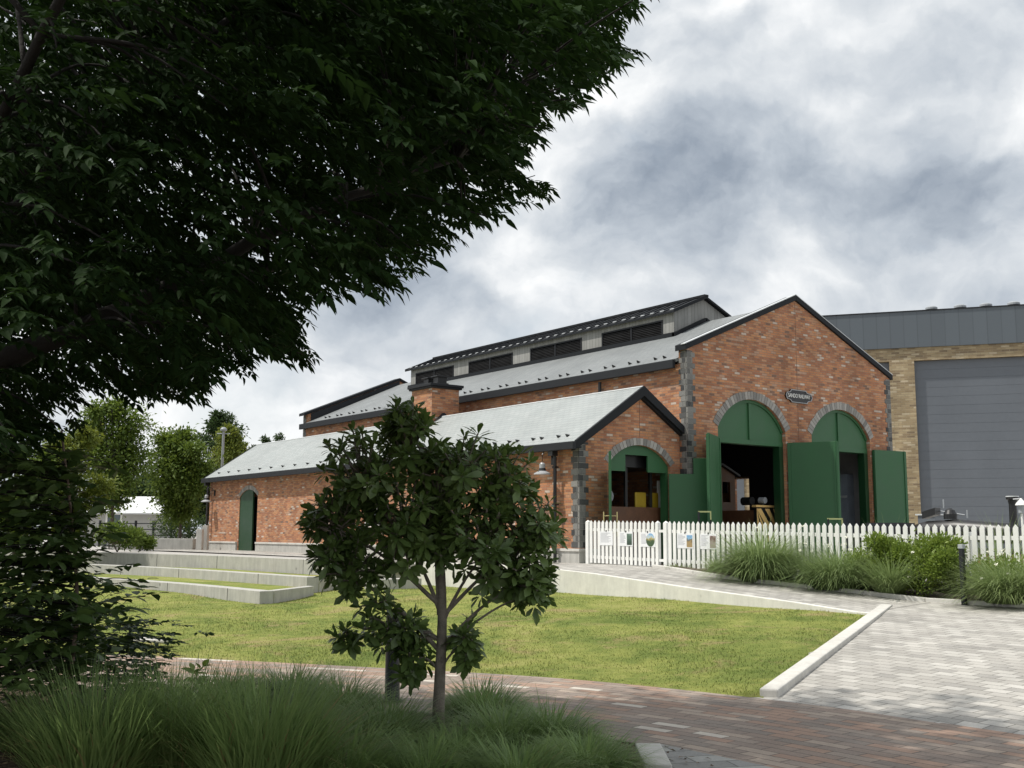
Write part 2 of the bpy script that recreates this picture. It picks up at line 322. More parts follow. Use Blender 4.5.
# ------------------------------------------------------------------ world: sky with broken cloud
def make_world():
    w = bpy.data.worlds.new('World'); scene.world = w; w.use_nodes = True; t = NT(w.node_tree)
    sky = t.n('ShaderNodeTexSky', sky_type='NISHITA', sun_disc=False, sun_elevation=math.radians(SUN_EL), sun_rotation=math.radians(SUN_ROT), altitude=50, air_density=1.2, dust_density=2., ozone_density=1.)
    d = t.n('ShaderNodeTexCoord').outputs['Generated']
    sp = t.n('ShaderNodeSeparateXYZ', {0: d}); zz = t.math('MAXIMUM', sp.outputs[2], 0.)
    inv = t.math('DIVIDE', 1., t.math('ADD', zz, .22))
    pl = t.n('ShaderNodeCombineXYZ', {0: t.math('MULTIPLY', sp.outputs[0], inv), 1: t.math('MULTIPLY', sp.outputs[1], inv), 2: t.math('MULTIPLY', zz, 1.2)}).outputs[0]
    ds = t.vmath('MULTIPLY', d, (1., 1., 1.5))
    n1 = t.noise(ds, 3.2, 10, .55, .15); n2 = t.noise(ds, 8.5, 10, .58, .1)
    w1 = t.vmath('SCALE', t.vmath('SUBTRACT', t.noise(d, 4.5, 10, .56, out=1), (.5,.5,.5)), .17)
    dw = t.vmath('NORMALIZE', t.vmath('ADD', d, w1))
    bil = t.math('SUBTRACT', 1., t.math('MULTIPLY', t.math('ABSOLUTE', t.math('SUBTRACT', t.noise(dw, 9., 8, .5), .5)), 5.))
    def blob(x, y, r):
        dot = t.vmath('DOT_PRODUCT', dw, tuple(pxdir(x, y)), out=1); th = r/FPX
        return t.math('EXPONENT', t.math('MULTIPLY', t.math('SUBTRACT', dot, 1.), 2/th**2))
    def total(L):
        s = None
        for x, y, r, a in L:
            b = t.math('MULTIPLY', blob(x, y, r), a); s = b if s is None else t.math('ADD', s, b)
        return s
    dark = total([(690,160,70,.55),(635,215,70,.70),(610,160,40,.25),(720,215,45,.30),(690,235,50,.3),(850,185,55,.60),(915,190,55,.52),(790,180,40,.3),(960,165,35,.25),(430,265,60,.35),(370,330,60,.25),(470,310,45,.2),(1010,265,45,.25),(690,60,35,.15)])
    dark = t.math('MULTIPLY', t.math('SUBTRACT', 1., t.math('EXPONENT', t.math('MULTIPLY', dark, -1.5))), t.rng(t.noise(dw, 7., 7, .55), .3, .7, .45, 1.05))
    bright = total([(880,140,38,.5),(850,105,40,.35),(930,110,40,.3),(1010,130,30,.35),(540,310,60,.3),(760,260,70,.25),(690,100,50,.2),(600,130,60,.25),(450,350,40,.2)])
    def lump(sc, off, det):
        a_ = t.noise(t.vmath('MULTIPLY', dw, (1., 1., 1.35)), sc, det, .52); b_ = t.noise(t.vmath('MULTIPLY', t.vmath('ADD', dw, (SUNV.x*off*.5, SUNV.y*off*.5, off)), (1., 1., 1.35)), sc, det, .52)
        return t.math('SUBTRACT', a_, b_)
    v = t.math('ADD', t.math('ADD', t.rng(n1, .32, .68, .60, .94), t.rng(n2, .3, .7, -.06, .06)), t.math('ADD', t.math('MULTIPLY', lump(5., .045, 6), 1.1), t.math('MULTIPLY', lump(12., .018, 5), .6)))
    v = t.math('ADD', v, t.math('SUBTRACT', t.math('MULTIPLY', bright, .40), t.math('MULTIPLY', dark, .84)))
    cl = t.ramp(v, [(.0,(.20,.235,.285)),(.25,(.295,.345,.415)),(.5,(.48,.53,.59)),(.75,(.68,.715,.75)),(1.,(.93,.94,.945))])
    cl = t.vmath('SCALE', cl, 1/SKY)
    n3 = t.noise(ds, 3.7, 9, .55, .3)
    gap = t.rng(n3, .56, .70, 0., .55)
    skc = t.mix(1., sky.outputs[0], (1.05,1.0,.95), blend='MULTIPLY')
    col = t.mix(gap, cl, t.mix(.5, skc, t.vmath('SCALE', (.55,.66,.76), 1/SKY)))
    bg = t.n('ShaderNodeBackground', {'Color': col, 'Strength': SKY}); t.n('ShaderNodeOutputWorld', {'Surface': bg})
SKY = .1; SUN_EL = 61.; SUN_ROT = 302.
el, az = math.radians(SUN_EL), math.radians(SUN_ROT)
SUNV = Vector((math.sin(az)*math.cos(el), math.cos(az)*math.cos(el), math.sin(el)))
make_world()
sd = bpy.data.lights.new('sun', 'SUN'); sd.energy = 3.9; sd.angle = math.radians(1.2); sd.color = (1,.955,.88)
so = bpy.data.objects.new('sun', sd); C.objects.link(so)
el, az = math.radians(SUN_EL), math.radians(SUN_ROT)
SUNV = Vector((math.sin(az)*math.cos(el), math.cos(az)*math.cos(el), math.sin(el)))
so.rotation_euler = SUNV.to_track_quat('Z', 'Y').to_euler(); so.location = (-30, 0, 40)

cd = bpy.data.cameras.new('camera'); cam = bpy.data.objects.new('camera', cd); C.objects.link(cam)
cd.sensor_fit = 'HORIZONTAL'; cd.sensor_width = 36; cd.lens = 36*FPX/1024; cd.clip_start = .1; cd.clip_end = 3000
M = Matrix((rgt, upv, -fwd)).transposed().to_4x4(); M.translation = (CX, CY, Z0); cam.matrix_world = M
scene.camera = cam
vs = scene.view_settings; vs.view_transform = 'Standard'; vs.look = 'None'; vs.exposure = .12; vs.gamma = 1.; vs.use_curve_mapping = False
scene.render.engine = 'CYCLES'; scene.cycles.max_bounces = 8; scene.cycles.transparent_max_bounces = 8

# ================================================================== THE GROUND
def cat(pts, n=8):
    P = np.array([2*np.array(pts[0])-np.array(pts[1])]+[np.array(p, float) for p in pts]+[2*np.array(pts[-1])-np.array(pts[-2])]); out = []
    for i in range(1, len(P)-2):
        for k in range(n):
            t = k/n; a, b, c_, d = P[i-1:i+3]
            out.append(.5*((2*b)+(c_-a)*t+(2*a-5*b+4*c_-d)*t*t+(3*b-a-3*c_+d)*t**3))
    out.append(P[-2]); return np.array(out)
EDGE = cat([(-12.0,-40),(-12.1,-28),(-12.2,-20),(-12.24,-15.6),(-12.4,-13.28),(-13.1,-10.7),(-14.5,-8.35),(-15.96,-6.13),(-17.6,-3.6),(-20,0),(-23,4),(-28,9.),(-36,14)])
def sdist(X, Y):          # signed distance to the path's far edge, positive on the lawn side
    P = np.stack([np.ravel(X), np.ravel(Y)], 1); best = np.full(len(P), 1e9); sg = np.ones(len(P))
    for a, b in zip(EDGE[:-1], EDGE[1:]):
        ab = b-a; t = np.clip(((P-a)@ab)/(ab@ab), 0, 1); q = a+t[:, None]*ab; dd = np.linalg.norm(P-q, axis=1)
        cr = ab[0]*(P[:, 1]-a[1])-ab[1]*(P[:, 0]-a[0]); up = dd < best
        best[up] = dd[up]; sg[up] = np.where(cr[up] < 0, 1, -1)
    return (best*sg).reshape(np.shape(X))
KA = np.array([-12.32,-12.95]); KB = np.array([-5.45,-9.62])
def plaza_z(X): return -1.6+.068*(np.clip(X, -12.4, -3.)+12.3)
WP = [(-40,-1.2),(-9.7,-1.175),(-8.55,-1.09),(-6.3,-.96),(-3.5,-.78),(-1.6,-.70),(60,-.68)]
def walk_z(Y): return np.interp(Y, [a for a, b in WP], [b for a, b in WP])
def lawn_z(X, Y):
    d = sdist(X, Y); z = -1.6+np.interp(Y, [-9, -2, 2], [.058, .040, .034])*np.clip(d, 0, np.interp(Y, [-9, -2], [7., 10.]))
    kd = KB-KA; side = kd[0]*(Y-KA[1])-kd[1]*(X-KA[0])         # >0: lawn side of the kerb
    z = np.where((side < 0) & (Y < -8), np.minimum(z, plaza_z(X))-.12, z)
    z = np.where(d < -.02, -1.66, z)
    return z+np.where((d > .15) & (side > .6), .018*np.sin(X*1.3+.7*Y)*np.cos(Y*.9), 0)
def grid(name, xs, ys, fz, mat, keep=None, uv=None):
    X, Y = np.meshgrid(xs, ys); Z = fz(X, Y); m = MB(); nx = len(xs)
    m.v = [tuple(p) for p in np.stack([X.ravel(), Y.ravel(), Z.ravel()], 1)]; m.tint = [.5]*len(m.v)
    cxs = (X[:-1, :-1]+X[1:, 1:])/2; cys = (Y[:-1, :-1]+Y[1:, 1:])/2
    kk = np.ones(cxs.shape, bool) if keep is None else keep(cxs, cys)
    for j in range(len(ys)-1):
        for i in range(nx-1):
            if kk[j, i]: a = j*nx+i; m.f.append((a, a+1, a+nx+1, a+nx))
    return m.build(name, mat, fixn=False, smooth=True)
# lawn sheet
def lawncolor(t, g):
    a = t.noise(g, .45, 6, .6, .8); b = t.noise(g, 2.2, 6, .65, .5); c = t.noise(g, 38, 5, .7)
    col = t.ramp(t.math('ADD', t.math('MULTIPLY', a, .55), t.math('MULTIPLY', b, .45)), [(.34,(.12,.17,.04)),(.45,(.205,.25,.065)),(.54,(.30,.325,.09)),(.66,(.41,.395,.145))])
    y = t.rng(t.noise(g, 1.0, 8, .75, .9), .54, .64, 0, .75)
    col = t.mix(y, col, (.38,.30,.15))
    return t.mix(t.rng(c, .3, .7, 0, .5), col, t.mix(.7, col, (.04,.06,.01))), c
def lawnmat():
    m, t = newmat('lawn_turf'); g = t.n('ShaderNodeNewGeometry').outputs['Position']; col, c = lawncolor(t, g)
    finish(t, col, .95, t.bump(c, 1., .03), spec=.1); return m
def lawnblademat():
    m, t = newmat('lawn_blade'); g = t.n('ShaderNodeNewGeometry').outputs['Position']; col, c = lawncolor(t, g)
    a = t.n('ShaderNodeAttribute', attribute_name='tint').outputs['Fac']
    v = t.rng(a, 0, 1, .7, 1.3); col = t.mix(1., col, t.n('ShaderNodeCombineColor', {0: v, 1: v, 2: v}), blend='MULTIPLY')
    b = t.n('ShaderNodeBsdfPrincipled', {'Base Color': col, 'Roughness': .6, 'Specular IOR Level': .3}); tr = t.n('ShaderNodeBsdfTranslucent', {'Color': col})
    t.n('ShaderNodeOutputMaterial', {'Surface': t.n('ShaderNodeMixShader', {0: .3, 1: b, 2: tr})}); return m
B_LAWN = lawnblademat()
LAWN = lawnmat()
structure(grid('lawn', np.arange(-34, -6.2, .35), np.arange(-30, 30, .35), lawn_z, LAWN))
def lawn_blades():
    N = 230000; X = rng.uniform(-19, -6.4, N); Y = rng.uniform(-14, 6, N); d = sdist(X, Y)
    kd = KB-KA; side = (kd[0]*(Y-KA[1])-kd[1]*(X-KA[0]))/np.linalg.norm(kd); dist = np.hypot(X-CX, Y-CY)
    ok = (d > .02) & ((side > .12) | (Y > -9.4)) & (rng.random(N) < np.clip(1.5-dist/22, .25, 1))
    X, Y = X[ok], Y[ok]; n = len(X); Z = lawn_z(X, Y)
    h = rng.uniform(.012, .032, n)*(1+.4*np.sin(X*2.1)*np.cos(Y*1.7)); a = rng.uniform(0, 2*PI, n)
    V, F, k = blades(np.stack([X, Y, Z-.003], 1), a, rng.uniform(0, .7, n), h, rng.uniform(.006, .011, n), np.full(n, .6), 2)
    o = rawmesh('lawn_grass', V, F, np.repeat(rng.random(n), k), B_LAWN); o['kind'] = 'stuff'; return o
lawn_blades()
# path: brick strip swept along the edge
def strip(name, mat, off0, off1, nz, z, rows):
    T = np.gradient(EDGE, axis=0); T = unit(T); Nn = np.stack([-T[:, 1], T[:, 0]], 1)      # points away from the lawn
    L = np.concatenate([[0], np.cumsum(np.linalg.norm(np.diff(EDGE, axis=0), axis=1))]); m = MB(); uv = []
    for i, e in enumerate(EDGE):
        for j in range(rows+1):
            o = off0+(off1-off0)*j/rows; p = e+Nn[i]*o; m.v.append((p[0], p[1], z)); uv.append((L[i], o)); m.tint.append(.5)
    for i in range(len(EDGE)-1):
        for j in range(rows): a = i*(rows+1)+j; m.f.append((a, a+1, a+rows+2, a+rows+1))
    m.uv = uv; return m.build(name, mat, fixn=False)
T_ = np.gradient(EDGE, axis=0)
structure(strip('path', PATHB, 0., 2.75, None, -1.6, 10))
def walkz2(X, Y):
    f = np.clip((X+6.3)/1.7, 0, 1); g = np.interp(Y, [-9.8, -1.5], [1., 0.]); return walk_z(Y)+f*g*.10
def plaza():
    m = MB(); ys = np.arange(-34, -9.0, .25); xs = np.linspace(-12.9, -4.55, 40)
    def keep(X, Y):
        kd = KB-KA; side = kd[0]*(Y-KA[1])-kd[1]*(X-KA[0]); return (side < .15) & (sdist(X, Y) > -.4)
    # clip on the path side by lowering under the path sheet
    def fz(X, Y):
        kd = KB-KA; side = (kd[0]*(Y-KA[1])-kd[1]*(X-KA[0]))/np.linalg.norm(kd)
        pz = plaza_z(X); bl = np.clip((Y+11.2)/1.4, 0, 1)*(X > -6.4); pz = pz*(1-bl)+(walkz2(X, 0*Y-9.75)-.004)*bl; z = np.where(sdist(X, Y) < 0, -1.61, pz); return np.where(side > .16, np.minimum(z, lawn_z(X, Y)-.02), z)
    return grid('plaza', xs, ys, fz, PLAZA, lambda X, Y: (sdist(X, Y) > -.35) & ((KB-KA)[0]*(Y-KA[1])-(KB-KA)[1]*(X-KA[0]) < .9))
structure(plaza())
structure(grid('walkway', np.linspace(-6.31, -3.3, 13), np.arange(-9.9, 24.5, .25), walkz2, PLAZA))
structure(grid('planting_bed_soil', np.linspace(-4.55, -3.3, 8), np.arange(-34, -2.4, .3), lambda X, Y: np.where(X < np.interp(Y, [-34,-5.5,-4.2,-2.4], [-4.6,-4.6,-4.3,-3.7]), -1.4, np.maximum(walkz2(X, Y), plaza_z(-4.6+0*X)+.0)+.06+.02*np.sin(9*X+7*Y)), DIRT))
structure(MB().add([(-3.35,-60,-.8),(160,-60,-.8),(160,300,-.8),(-3.35,300,-.8)], [(0,1,2,3)]).build('yard', YARD))
structure(MB().add([(-1500,-1500,-1.9),(1500,-1500,-1.9),(1500,1500,-1.9),(-1500,1500,-1.9)], [(0,1,2,3)]).build('ground', GROUNDM))
L3 = cat([(-8.1,3.2),(-8.4,11.3),(-9.6,16.5),(-12.5,24),(-18,32)], 6)
up = [(p[0]+.33, p[1]+.1) for p in L3]+[(-18,300),(-3.3,300),(-3.3,3.2)]
structure(MB().prism([up], lambda a, b, d: (a, b, d), -.95, -.755).build('upper_ground', YARD))
# mulch round the camera
def mulch():
    m, t = newmat('bark_mulch'); g = t.n('ShaderNodeNewGeometry').outputs['Position']
    v = t.n('ShaderNodeTexVoronoi', {'Vector': t.vmath('ADD', g, t.vmath('SCALE', t.noise(g, 9, 3, out=1), .12)), 'Scale': 38.})
    c = t.ramp(t.n('ShaderNodeSeparateColor', {0: v.outputs['Color']}).outputs[0], [(0,(.05,.035,.024)),(.4,(.12,.08,.052)),(.7,(.075,.05,.035)),(.9,(.20,.15,.10))])
    finish(t, c, .95, t.bump(v.outputs['Distance'], 1., .03), spec=.2); return m
MULCH = mulch()
structure(grid('mulch_bed', np.arange(-32, -14.4, .3), np.arange(-32, 4, .3), lambda X, Y: np.where(sdist(X, Y) > -2.7, -1.64, -1.585+.03*np.sin(3*X+1.1*Y)*np.sin(2.3*Y)), MULCH, lambda X, Y: sdist(X, Y) < -2.5))
structure(MB().add([(-15.03,-14.15,-1.576),(-15.62,-14.85,-1.576),(-18.5,-19,-1.576),(-18.5,-36,-1.576),(-14.85,-36,-1.576),(-15.0,-15.,-1.576)], [(5,4,3,2,1,0)]).build('side_path', GREYPAVE))
o = MB().obox((-15.42,-14.50,-1.585), (.24,.30,0), (-.075,.06,0), (0,0,.035)).build('kerb_block', CONCL, bevel=.01); tag(o, 'short pale kerb block at the corner of the grey pavers beside the dark grasses', 'kerb')

def beam(p, q, w, h, mat, name, n=7):    # kerb of stones laid end to end
    m = MB(); p, q = np.array(p, float), np.array(q, float)
    for i in range(n):
        a = p+(q-p)*(i+.004)/n; b = p+(q-p)*(i+.996)/n; c = (a+b)/2; ax = (b-a)/2; s = unit(np.array([ax[1], -ax[0], 0]))*w/2
        m.obox(c, ax, s, (0,0,h/2))
    return m.build(name, mat, bevel=.018)
o = beam((*KA, -1.62), (*KB, -1.195), .19, .20, CONCL, 'lawn_kerb'); tag(o, 'straight pale concrete kerb between the lawn and the light paved slope', 'kerb')
CB = [(-3.74,-2.5),(-4.0,-3.3),(-4.32,-4.3),(-4.55,-5.3),(-4.6,-6.2)]+[(-4.6, -6.2-1.2*i) for i in range(1, 14)]
m = MB()
for a, b in zip(CB[:-1], CB[1:]):
    za = max(float(walkz2(np.float64(a[0]), np.float64(a[1]))), 0 if a[1] > -9.8 else -9)if a[1] > -9.8 else float(plaza_z(-4.6))
    zb = float(walkz2(np.float64(b[0]), np.float64(b[1]))) if b[1] > -9.8 else float(plaza_z(-4.6))
    za = float(walkz2(np.float64(a[0]), np.float64(a[1]))) if a[1] > -9.8 else float(plaza_z(-4.6))
    c = ((a[0]+b[0])/2, (a[1]+b[1])/2, (za+zb)/2); ax = Vector((b[0]-a[0], b[1]-a[1], zb-za))*.497; s = Vector((ax.y, -ax.x, 0)).normalized()*.05
    m.obox(c, ax, s, (0,0,.065))
tag(m.build('bed_kerb', CONCL, bevel=.012), 'low concrete edging in front of the plants along the white fence', 'kerb')

# ================================================================== RETAINING WALL AND TERRACE STEPS
prof = [(-9.95,-1.7)]+[(y, z) for y, z in WP if -9.75 < y < 3]+[(3.4,-.69),(3.4,-1.9),(-9.95,-1.9)]
prof[0] = (-9.95,-1.175)
o = MB().prism([prof[::-1]], YZ, -6.42, -6.28).build('ramp_wall', CONCR, bevel=.008); tag(o, 'long smooth concrete ramp wall dropping to the right behind the lawn', 'wall')
def stepblock(name, front, top, back, label):
    P = [tuple(p) for p in front]+back
    w = thing(name, label, 'step', (*front[0], -1.3), 'concrete terrace steps')
    n = len(front); front = np.array(front); T = unit(np.gradient(front, axis=0)); Nn = np.stack([T[:, 1], -T[:, 0]], 1)*.30
    inner = front+Nn; m = MB()
    m.prism([[tuple(p) for p in front]+[tuple(p) for p in inner[::-1]]], lambda a, b, d: (a, b, d), -1.9, top)
    m.build('step_wall', CONC, w, bevel=.01)
    m = MB()
    for k in range(2, n-2, 4):
        a = front[k]; tt = T[k]; oo = np.array([tt[1], -tt[0]]); c = a-oo*.0015
        m.obox((c[0], c[1], (top-1.6)/2), (tt[0]*.006, tt[1]*.006, 0), (oo[0]*.004, oo[1]*.004, 0), (0, 0, (top+1.6)/2-.004))
    o_ = m.build('wall_joint', DARKM, w); o_['kind'] = 'stuff'
    e = front[0]; sd_ = unit(np.array(back[-1])-e); nn = np.array([-sd_[1], sd_[0]])*.25; e2 = e+sd_*.28 if False else e
    m = MB(); a0 = e+sd_*.002+T[0]*.0; q = np.array(back[-1])
    m.prism([[tuple(inner[0]+sd_*.004), tuple(q), tuple(q+T[0]*.25), tuple(inner[0]+sd_*.004+T[0]*.25)]], lambda a, b, d: (a, b, d), -1.9, top-.003)
    m.build('end_wall', CONC, w, bevel=.01)
    m = MB(); P = [tuple(p) for p in inner]+back; m.prism([P], lambda a, b, d: (a, b, d), -1.9, top-{-1.11:.06, -.94:.12}.get(top, .045)); m.build('grass_tread' if top < -.7 else 'paved_top', LAWN if top < -.7 else YARD, w)
L1 = cat([(-12.2,-.4),(-12.45,4),(-13.4,9),(-15.5,15),(-19,22)], 6); L2 = cat([(-10.3,1.45),(-10.75,8),(-11.6,13),(-13.6,19.),(-18,26)], 6)
stepblock('terrace_step', L1, -1.11, [(-14.5,22.5),(-10.62,8),(-10.3,1.6),(-10.4,.9)], 'lowest concrete terrace step with grass on its tread at the lawn')
stepblock('terrace_step', L2, -.94, [(-13.5,25),(-8.4,11.3),(-8.1,3.4),(-8.2,2.9)], 'middle concrete terrace step between the lower and the upper wall')
stepblock('terrace_step', L3, -.68, [(-6.9,30),(-6.2,10),(-6.2,3.9),(-6.2,3.5)], 'topmost concrete terrace wall just below the brick side wall')
o = MB().box(-8.75,-7.5,1.25,1.7,-1.35,-1.02).build('seat_block', CONC, bevel=.01); tag(o, 'small concrete block on the lawn edge glimpsed behind the leafy tree', 'block')
o = MB().obox((-15.85,-5.1,-1.47), (.16,-.2,0), (.1,.12,0), (0,0,.02)).build('paving_slab', CONCL, bevel=.01); tag(o, 'flat pale slab lying in the lawn beside the dark sapling', 'slab')

# ================================================================== THE ENGINE SHED
W = 9.17; mX = W/2; LB = 23.1; EA, AP = 4.97, 6.90       # brick edge under the coping
shed = thing('engine_shed', 'large red brick engine shed with two arched green doorways and a louvred roof lantern', 'building', (0,0,-.8))
def arc(cx, hw, spring, top, n=18, rev=False):
    rise = top-spring; R = (hw*hw+rise*rise)/(2*rise); zc = top-R; a = math.asin(min(1, hw/R))
    if zc > spring: a = PI-a
    P = [(cx+R*math.sin(-a+2*a*i/n), zc+R*math.cos(-a+2*a*i/n)) for i in range(n+1)]
    return P, R, zc, a
def ringstones(cx, hw, spring, top, th, fn, d0, d1, n, m):
    P, R, zc, a = arc(cx, hw, spring, top)
    for i in range(n):
        t0 = -a+2*a*(i+.06)/n; t1 = -a+2*a*(i+.94)/n; q = []
        th2 = th*random.uniform(.93, 1.05)
        for rr, tt in ((R, t0), (R, t1), (R+th2, t1), (R+th2, t0)): q.append((cx+rr*math.sin(tt), zc+rr*math.cos(tt)))
        m.prism([q], fn, d0, d1, random.random())
    return m
C1, HW, SP, TP = 2.008, 1.415, 2.95, 3.79
out = [(0,-.8)]
for s in (-1, 1):
    c = mX+s*C1; P = arc(c, HW, SP, TP)[0]; out += [(c-HW,-.8)]+P+[(c+HW,-.8)]
out += [(W,-.8),(W,EA),(mX,AP),(0,EA)]
fw = MB().prism([out], XZ, 0., .30).build('front_wall', BRICK, shed)
for s in (-1, 1): ringstones(mX+s*C1, HW+.002, SP, TP, .23, XZ, -.015, .02, 31, MB()).build('arch_surround', VOUS, shed)
m = MB().box(mX-.008, mX+.008, -.002, .01, -.7, AP-.05); m.build('movement_joint', plain('joint_filler', (.14,.075,.05), .9), shed)
# quoins: stone blocks alternating long and short round the corner
def quoin(name, x, y, sx, sy, z0, z1, parent, h=.15, front=True, side=True):
    m = MB(); k = 0; z = z0
    while z < z1-.03:
        zt = min(z+h, z1); a, b = ((.30,.24) if k % 2 else (.21,.30)); g = .013
        if front: 
            w1 = a*random.uniform(.4, .6) if random.random() < .5 else a
            for u0, u1 in ([(0, w1)] if w1 == a else [(0, w1), (w1, a)]):
                m.box(*sorted((x+sx*(u0+g/2-(.014 if u0 == 0 else 0)), x+sx*(u1-g/2))), *sorted((y-sy*.014, y+sy*.05)), z+g/2, zt-g/2, random.random())
        if side:
            w1 = b*random.uniform(.4, .6) if random.random() < .5 else b
            for u0, u1 in ([(.052, w1)] if w1 == b else [(.052, w1), (w1, b)]):
                m.box(*sorted((x-sx*.0145, x+sx*.05)), *sorted((y+sy*(u0+g/2), y+sy*(u1-g/2))), z+g/2, zt-g/2, random.random())
        z = zt; k += 1
    b = MB()
    if front: b.box(*sorted((x+sx*.0, x+sx*.20)), *sorted((y-sy*.006, y+sy*.04)), z0, z1)
    if side: b.box(*sorted((x-sx*.006, x+sx*.04)), *sorted((y+sy*.041, y+sy*.19)), z0, z1)
    o = m.build(name, STONE, parent); b.build('quoin_mortar', MORT, o); return o
quoin('quoin', 0, 0, 1, 1, -.8, EA-.03, shed); quoin('quoin', W, 0, -1, 1, -.8, EA-.03, shed)
quoin('quoin', 0, LB, 1, -1, 3., EA+.1, shed)
# side and rear walls
SWT = 4.60
MB().box(0,.4,.302,LB-.402,-.8,SWT).build('side_wall', BRICK, shed)
hole = [(5.56,-.8),(5.56,2.0),(6.48,2.0),(6.48,-.8)]
MB().prism([[(.302,-.8)]+hole+[(LB-.402,-.8),(LB-.402,SWT),(.302,SWT)]], YZ, W-.4, W).build('side_wall', BRICK, shed)
rear = [(0,-.8),(W,-.8),(W,EA+.15),(mX,AP+.1),(0,EA+.15)]
MB().prism([rear], XZ, LB-.4, LB).build('rear_wall', BRICK, shed)
m = MB()
zi = lambda x: 4.62+.445*(x+.25)
m.prism([[(.15,zi(.15)+.05),(mX,zi(mX)+.05),(mX,AP+.08),(.15,EA+.2)]], XZ, LB-.43, LB-.404); m.build('parapet_lining', DARKM, shed)
MB().box(.402, W-.402, .302, LB-.402, -.8, -.74).build('shed_floor', FLOORC, shed)
m = MB(); m.box(W-.46, W-.404, .35, 3.2, -.73, 4.0); m.build('inner_panel', plain('inner_panel_grey', (.34,.32,.325), .7), shed)
SHADEM = plain('interior_shade', (.03,.028,.03), .8)  # near-black sheets added over the inner walls, interior shade put into their colour
m = MB(); m.box(W-.45, W-.403, 3.202, 5.5, -.73, 4.4); m.box(W-.45, W-.403, 6.54, LB-.46, -.73, 4.4); m.box(W-.45, W-.403, 5.502, 6.538, 2.06, 4.4); m.box(.46, W-.46, LB-.455, LB-.405, -.73, 4.9); m.box(.403, .45, .35, LB-.46, -.73, 4.4); m.build('shade_lining', SHADEM, shed)
# roof: slate slabs, fascia gutters, coping, lantern
def slab(P0, P1, y0, y1, th, m):          # P in XZ, sloping slab
    d = Vector((P1[0]-P0[0], P1[1]-P0[1])).normalized(); n = Vector((-d.y, d.x)) if d.x > 0 else Vector((d.y, -d.x))
    q = [P0, P1, (P1[0]-n.x*th, P1[1]-n.y*th), (P0[0]-n.x*th, P0[1]-n.y*th)]
    return m.prism([q], XZ, y0, y1)
zr = lambda x: 4.67+.445*(x+.25)
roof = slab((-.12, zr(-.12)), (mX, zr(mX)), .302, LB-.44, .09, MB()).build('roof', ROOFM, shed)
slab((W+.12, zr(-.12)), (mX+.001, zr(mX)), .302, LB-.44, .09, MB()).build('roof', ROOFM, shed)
guard = None
def snowguard(x, y, z, slope, parent):
    global guard
    if guard is None:
        m = MB(); m.add([(-.05,-.022,0),(.06,-.022,.0),(-.05,-.022,.085),(-.05,.022,0),(.06,.022,.0),(-.05,.022,.085)], [(0,1,2),(5,4,3),(0,3,4,1),(1,4,5,2),(2,5,3,0)])
        m.v = [(a, b, c-Z0) for a, b, c in m.v]; guard = m.build('snow_guard', BLACK, None); g = guard
    else:
        g = guard.copy(); C.objects.link(g)
    g.parent = parent; off = LOC[parent.name]; g.location = (x-off.x, y-off.y, z-off.z); g.rotation_euler = (0, -math.atan(slope), 0)
    if 'basez' not in g: g['basez'] = 0
    del g['basez']; return g
# the guard mesh is authored about its own origin
for k in range(20):
    for dy in (0, .36):
        y = 1.0+k*1.05+dy
        if .6 < y < LB-.8: snowguard(.18, y, zr(.18), .445, roof)
for s, x in ((-1, -.12), (1, W+.12)):
    m = MB(); m.box(*sorted((x, x+s*.10)), .32, LB-.02, 4.47, 4.70); m.box(*sorted((x-s*.11, x-s*.002)), .46, LB-.02, 4.56, 4.60); m.build('gutter', DARKM, shed, bevel=.01)
def coping(y0, y1, e, a, over, th, parent, cx=mX, hw=W/2, name='coping', mat=COPING, lip=.14):
    m = MB(); s = (a-e)/hw
    for sg in (-1, 1):
        P0 = (cx+sg*(hw+over), e-s*over); P1 = (cx+sg*.0005, a); q = [P0, P1, (P1[0], P1[1]+th), (P0[0], P0[1]+th)]
        m.prism([q], XZ, y0, y1)
    return m.build(name, mat, parent, bevel=.012)
coping(-.07, .34, EA+.003, AP+.003, .10, .16, shed)
coping(LB-.46, LB+.07, EA+.155, AP+.105, .19, .12, shed)
m = MB(); s_ = (AP-EA)/mX
q = [(-.12, EA-s_*.12+.168), (mX, AP+.168), (mX, AP+.190), (-.12, EA-s_*.12+.190)]
m.prism([q], XZ, -.06, .10); q = [(W+.12, EA-s_*.12+.168), (mX+.0005, AP+.168), (mX+.0005, AP+.190), (W+.12, EA-s_*.12+.190)]; m.prism([q], XZ, -.06, .10)
m.build('coping_cap', PALEMETAL, shed)
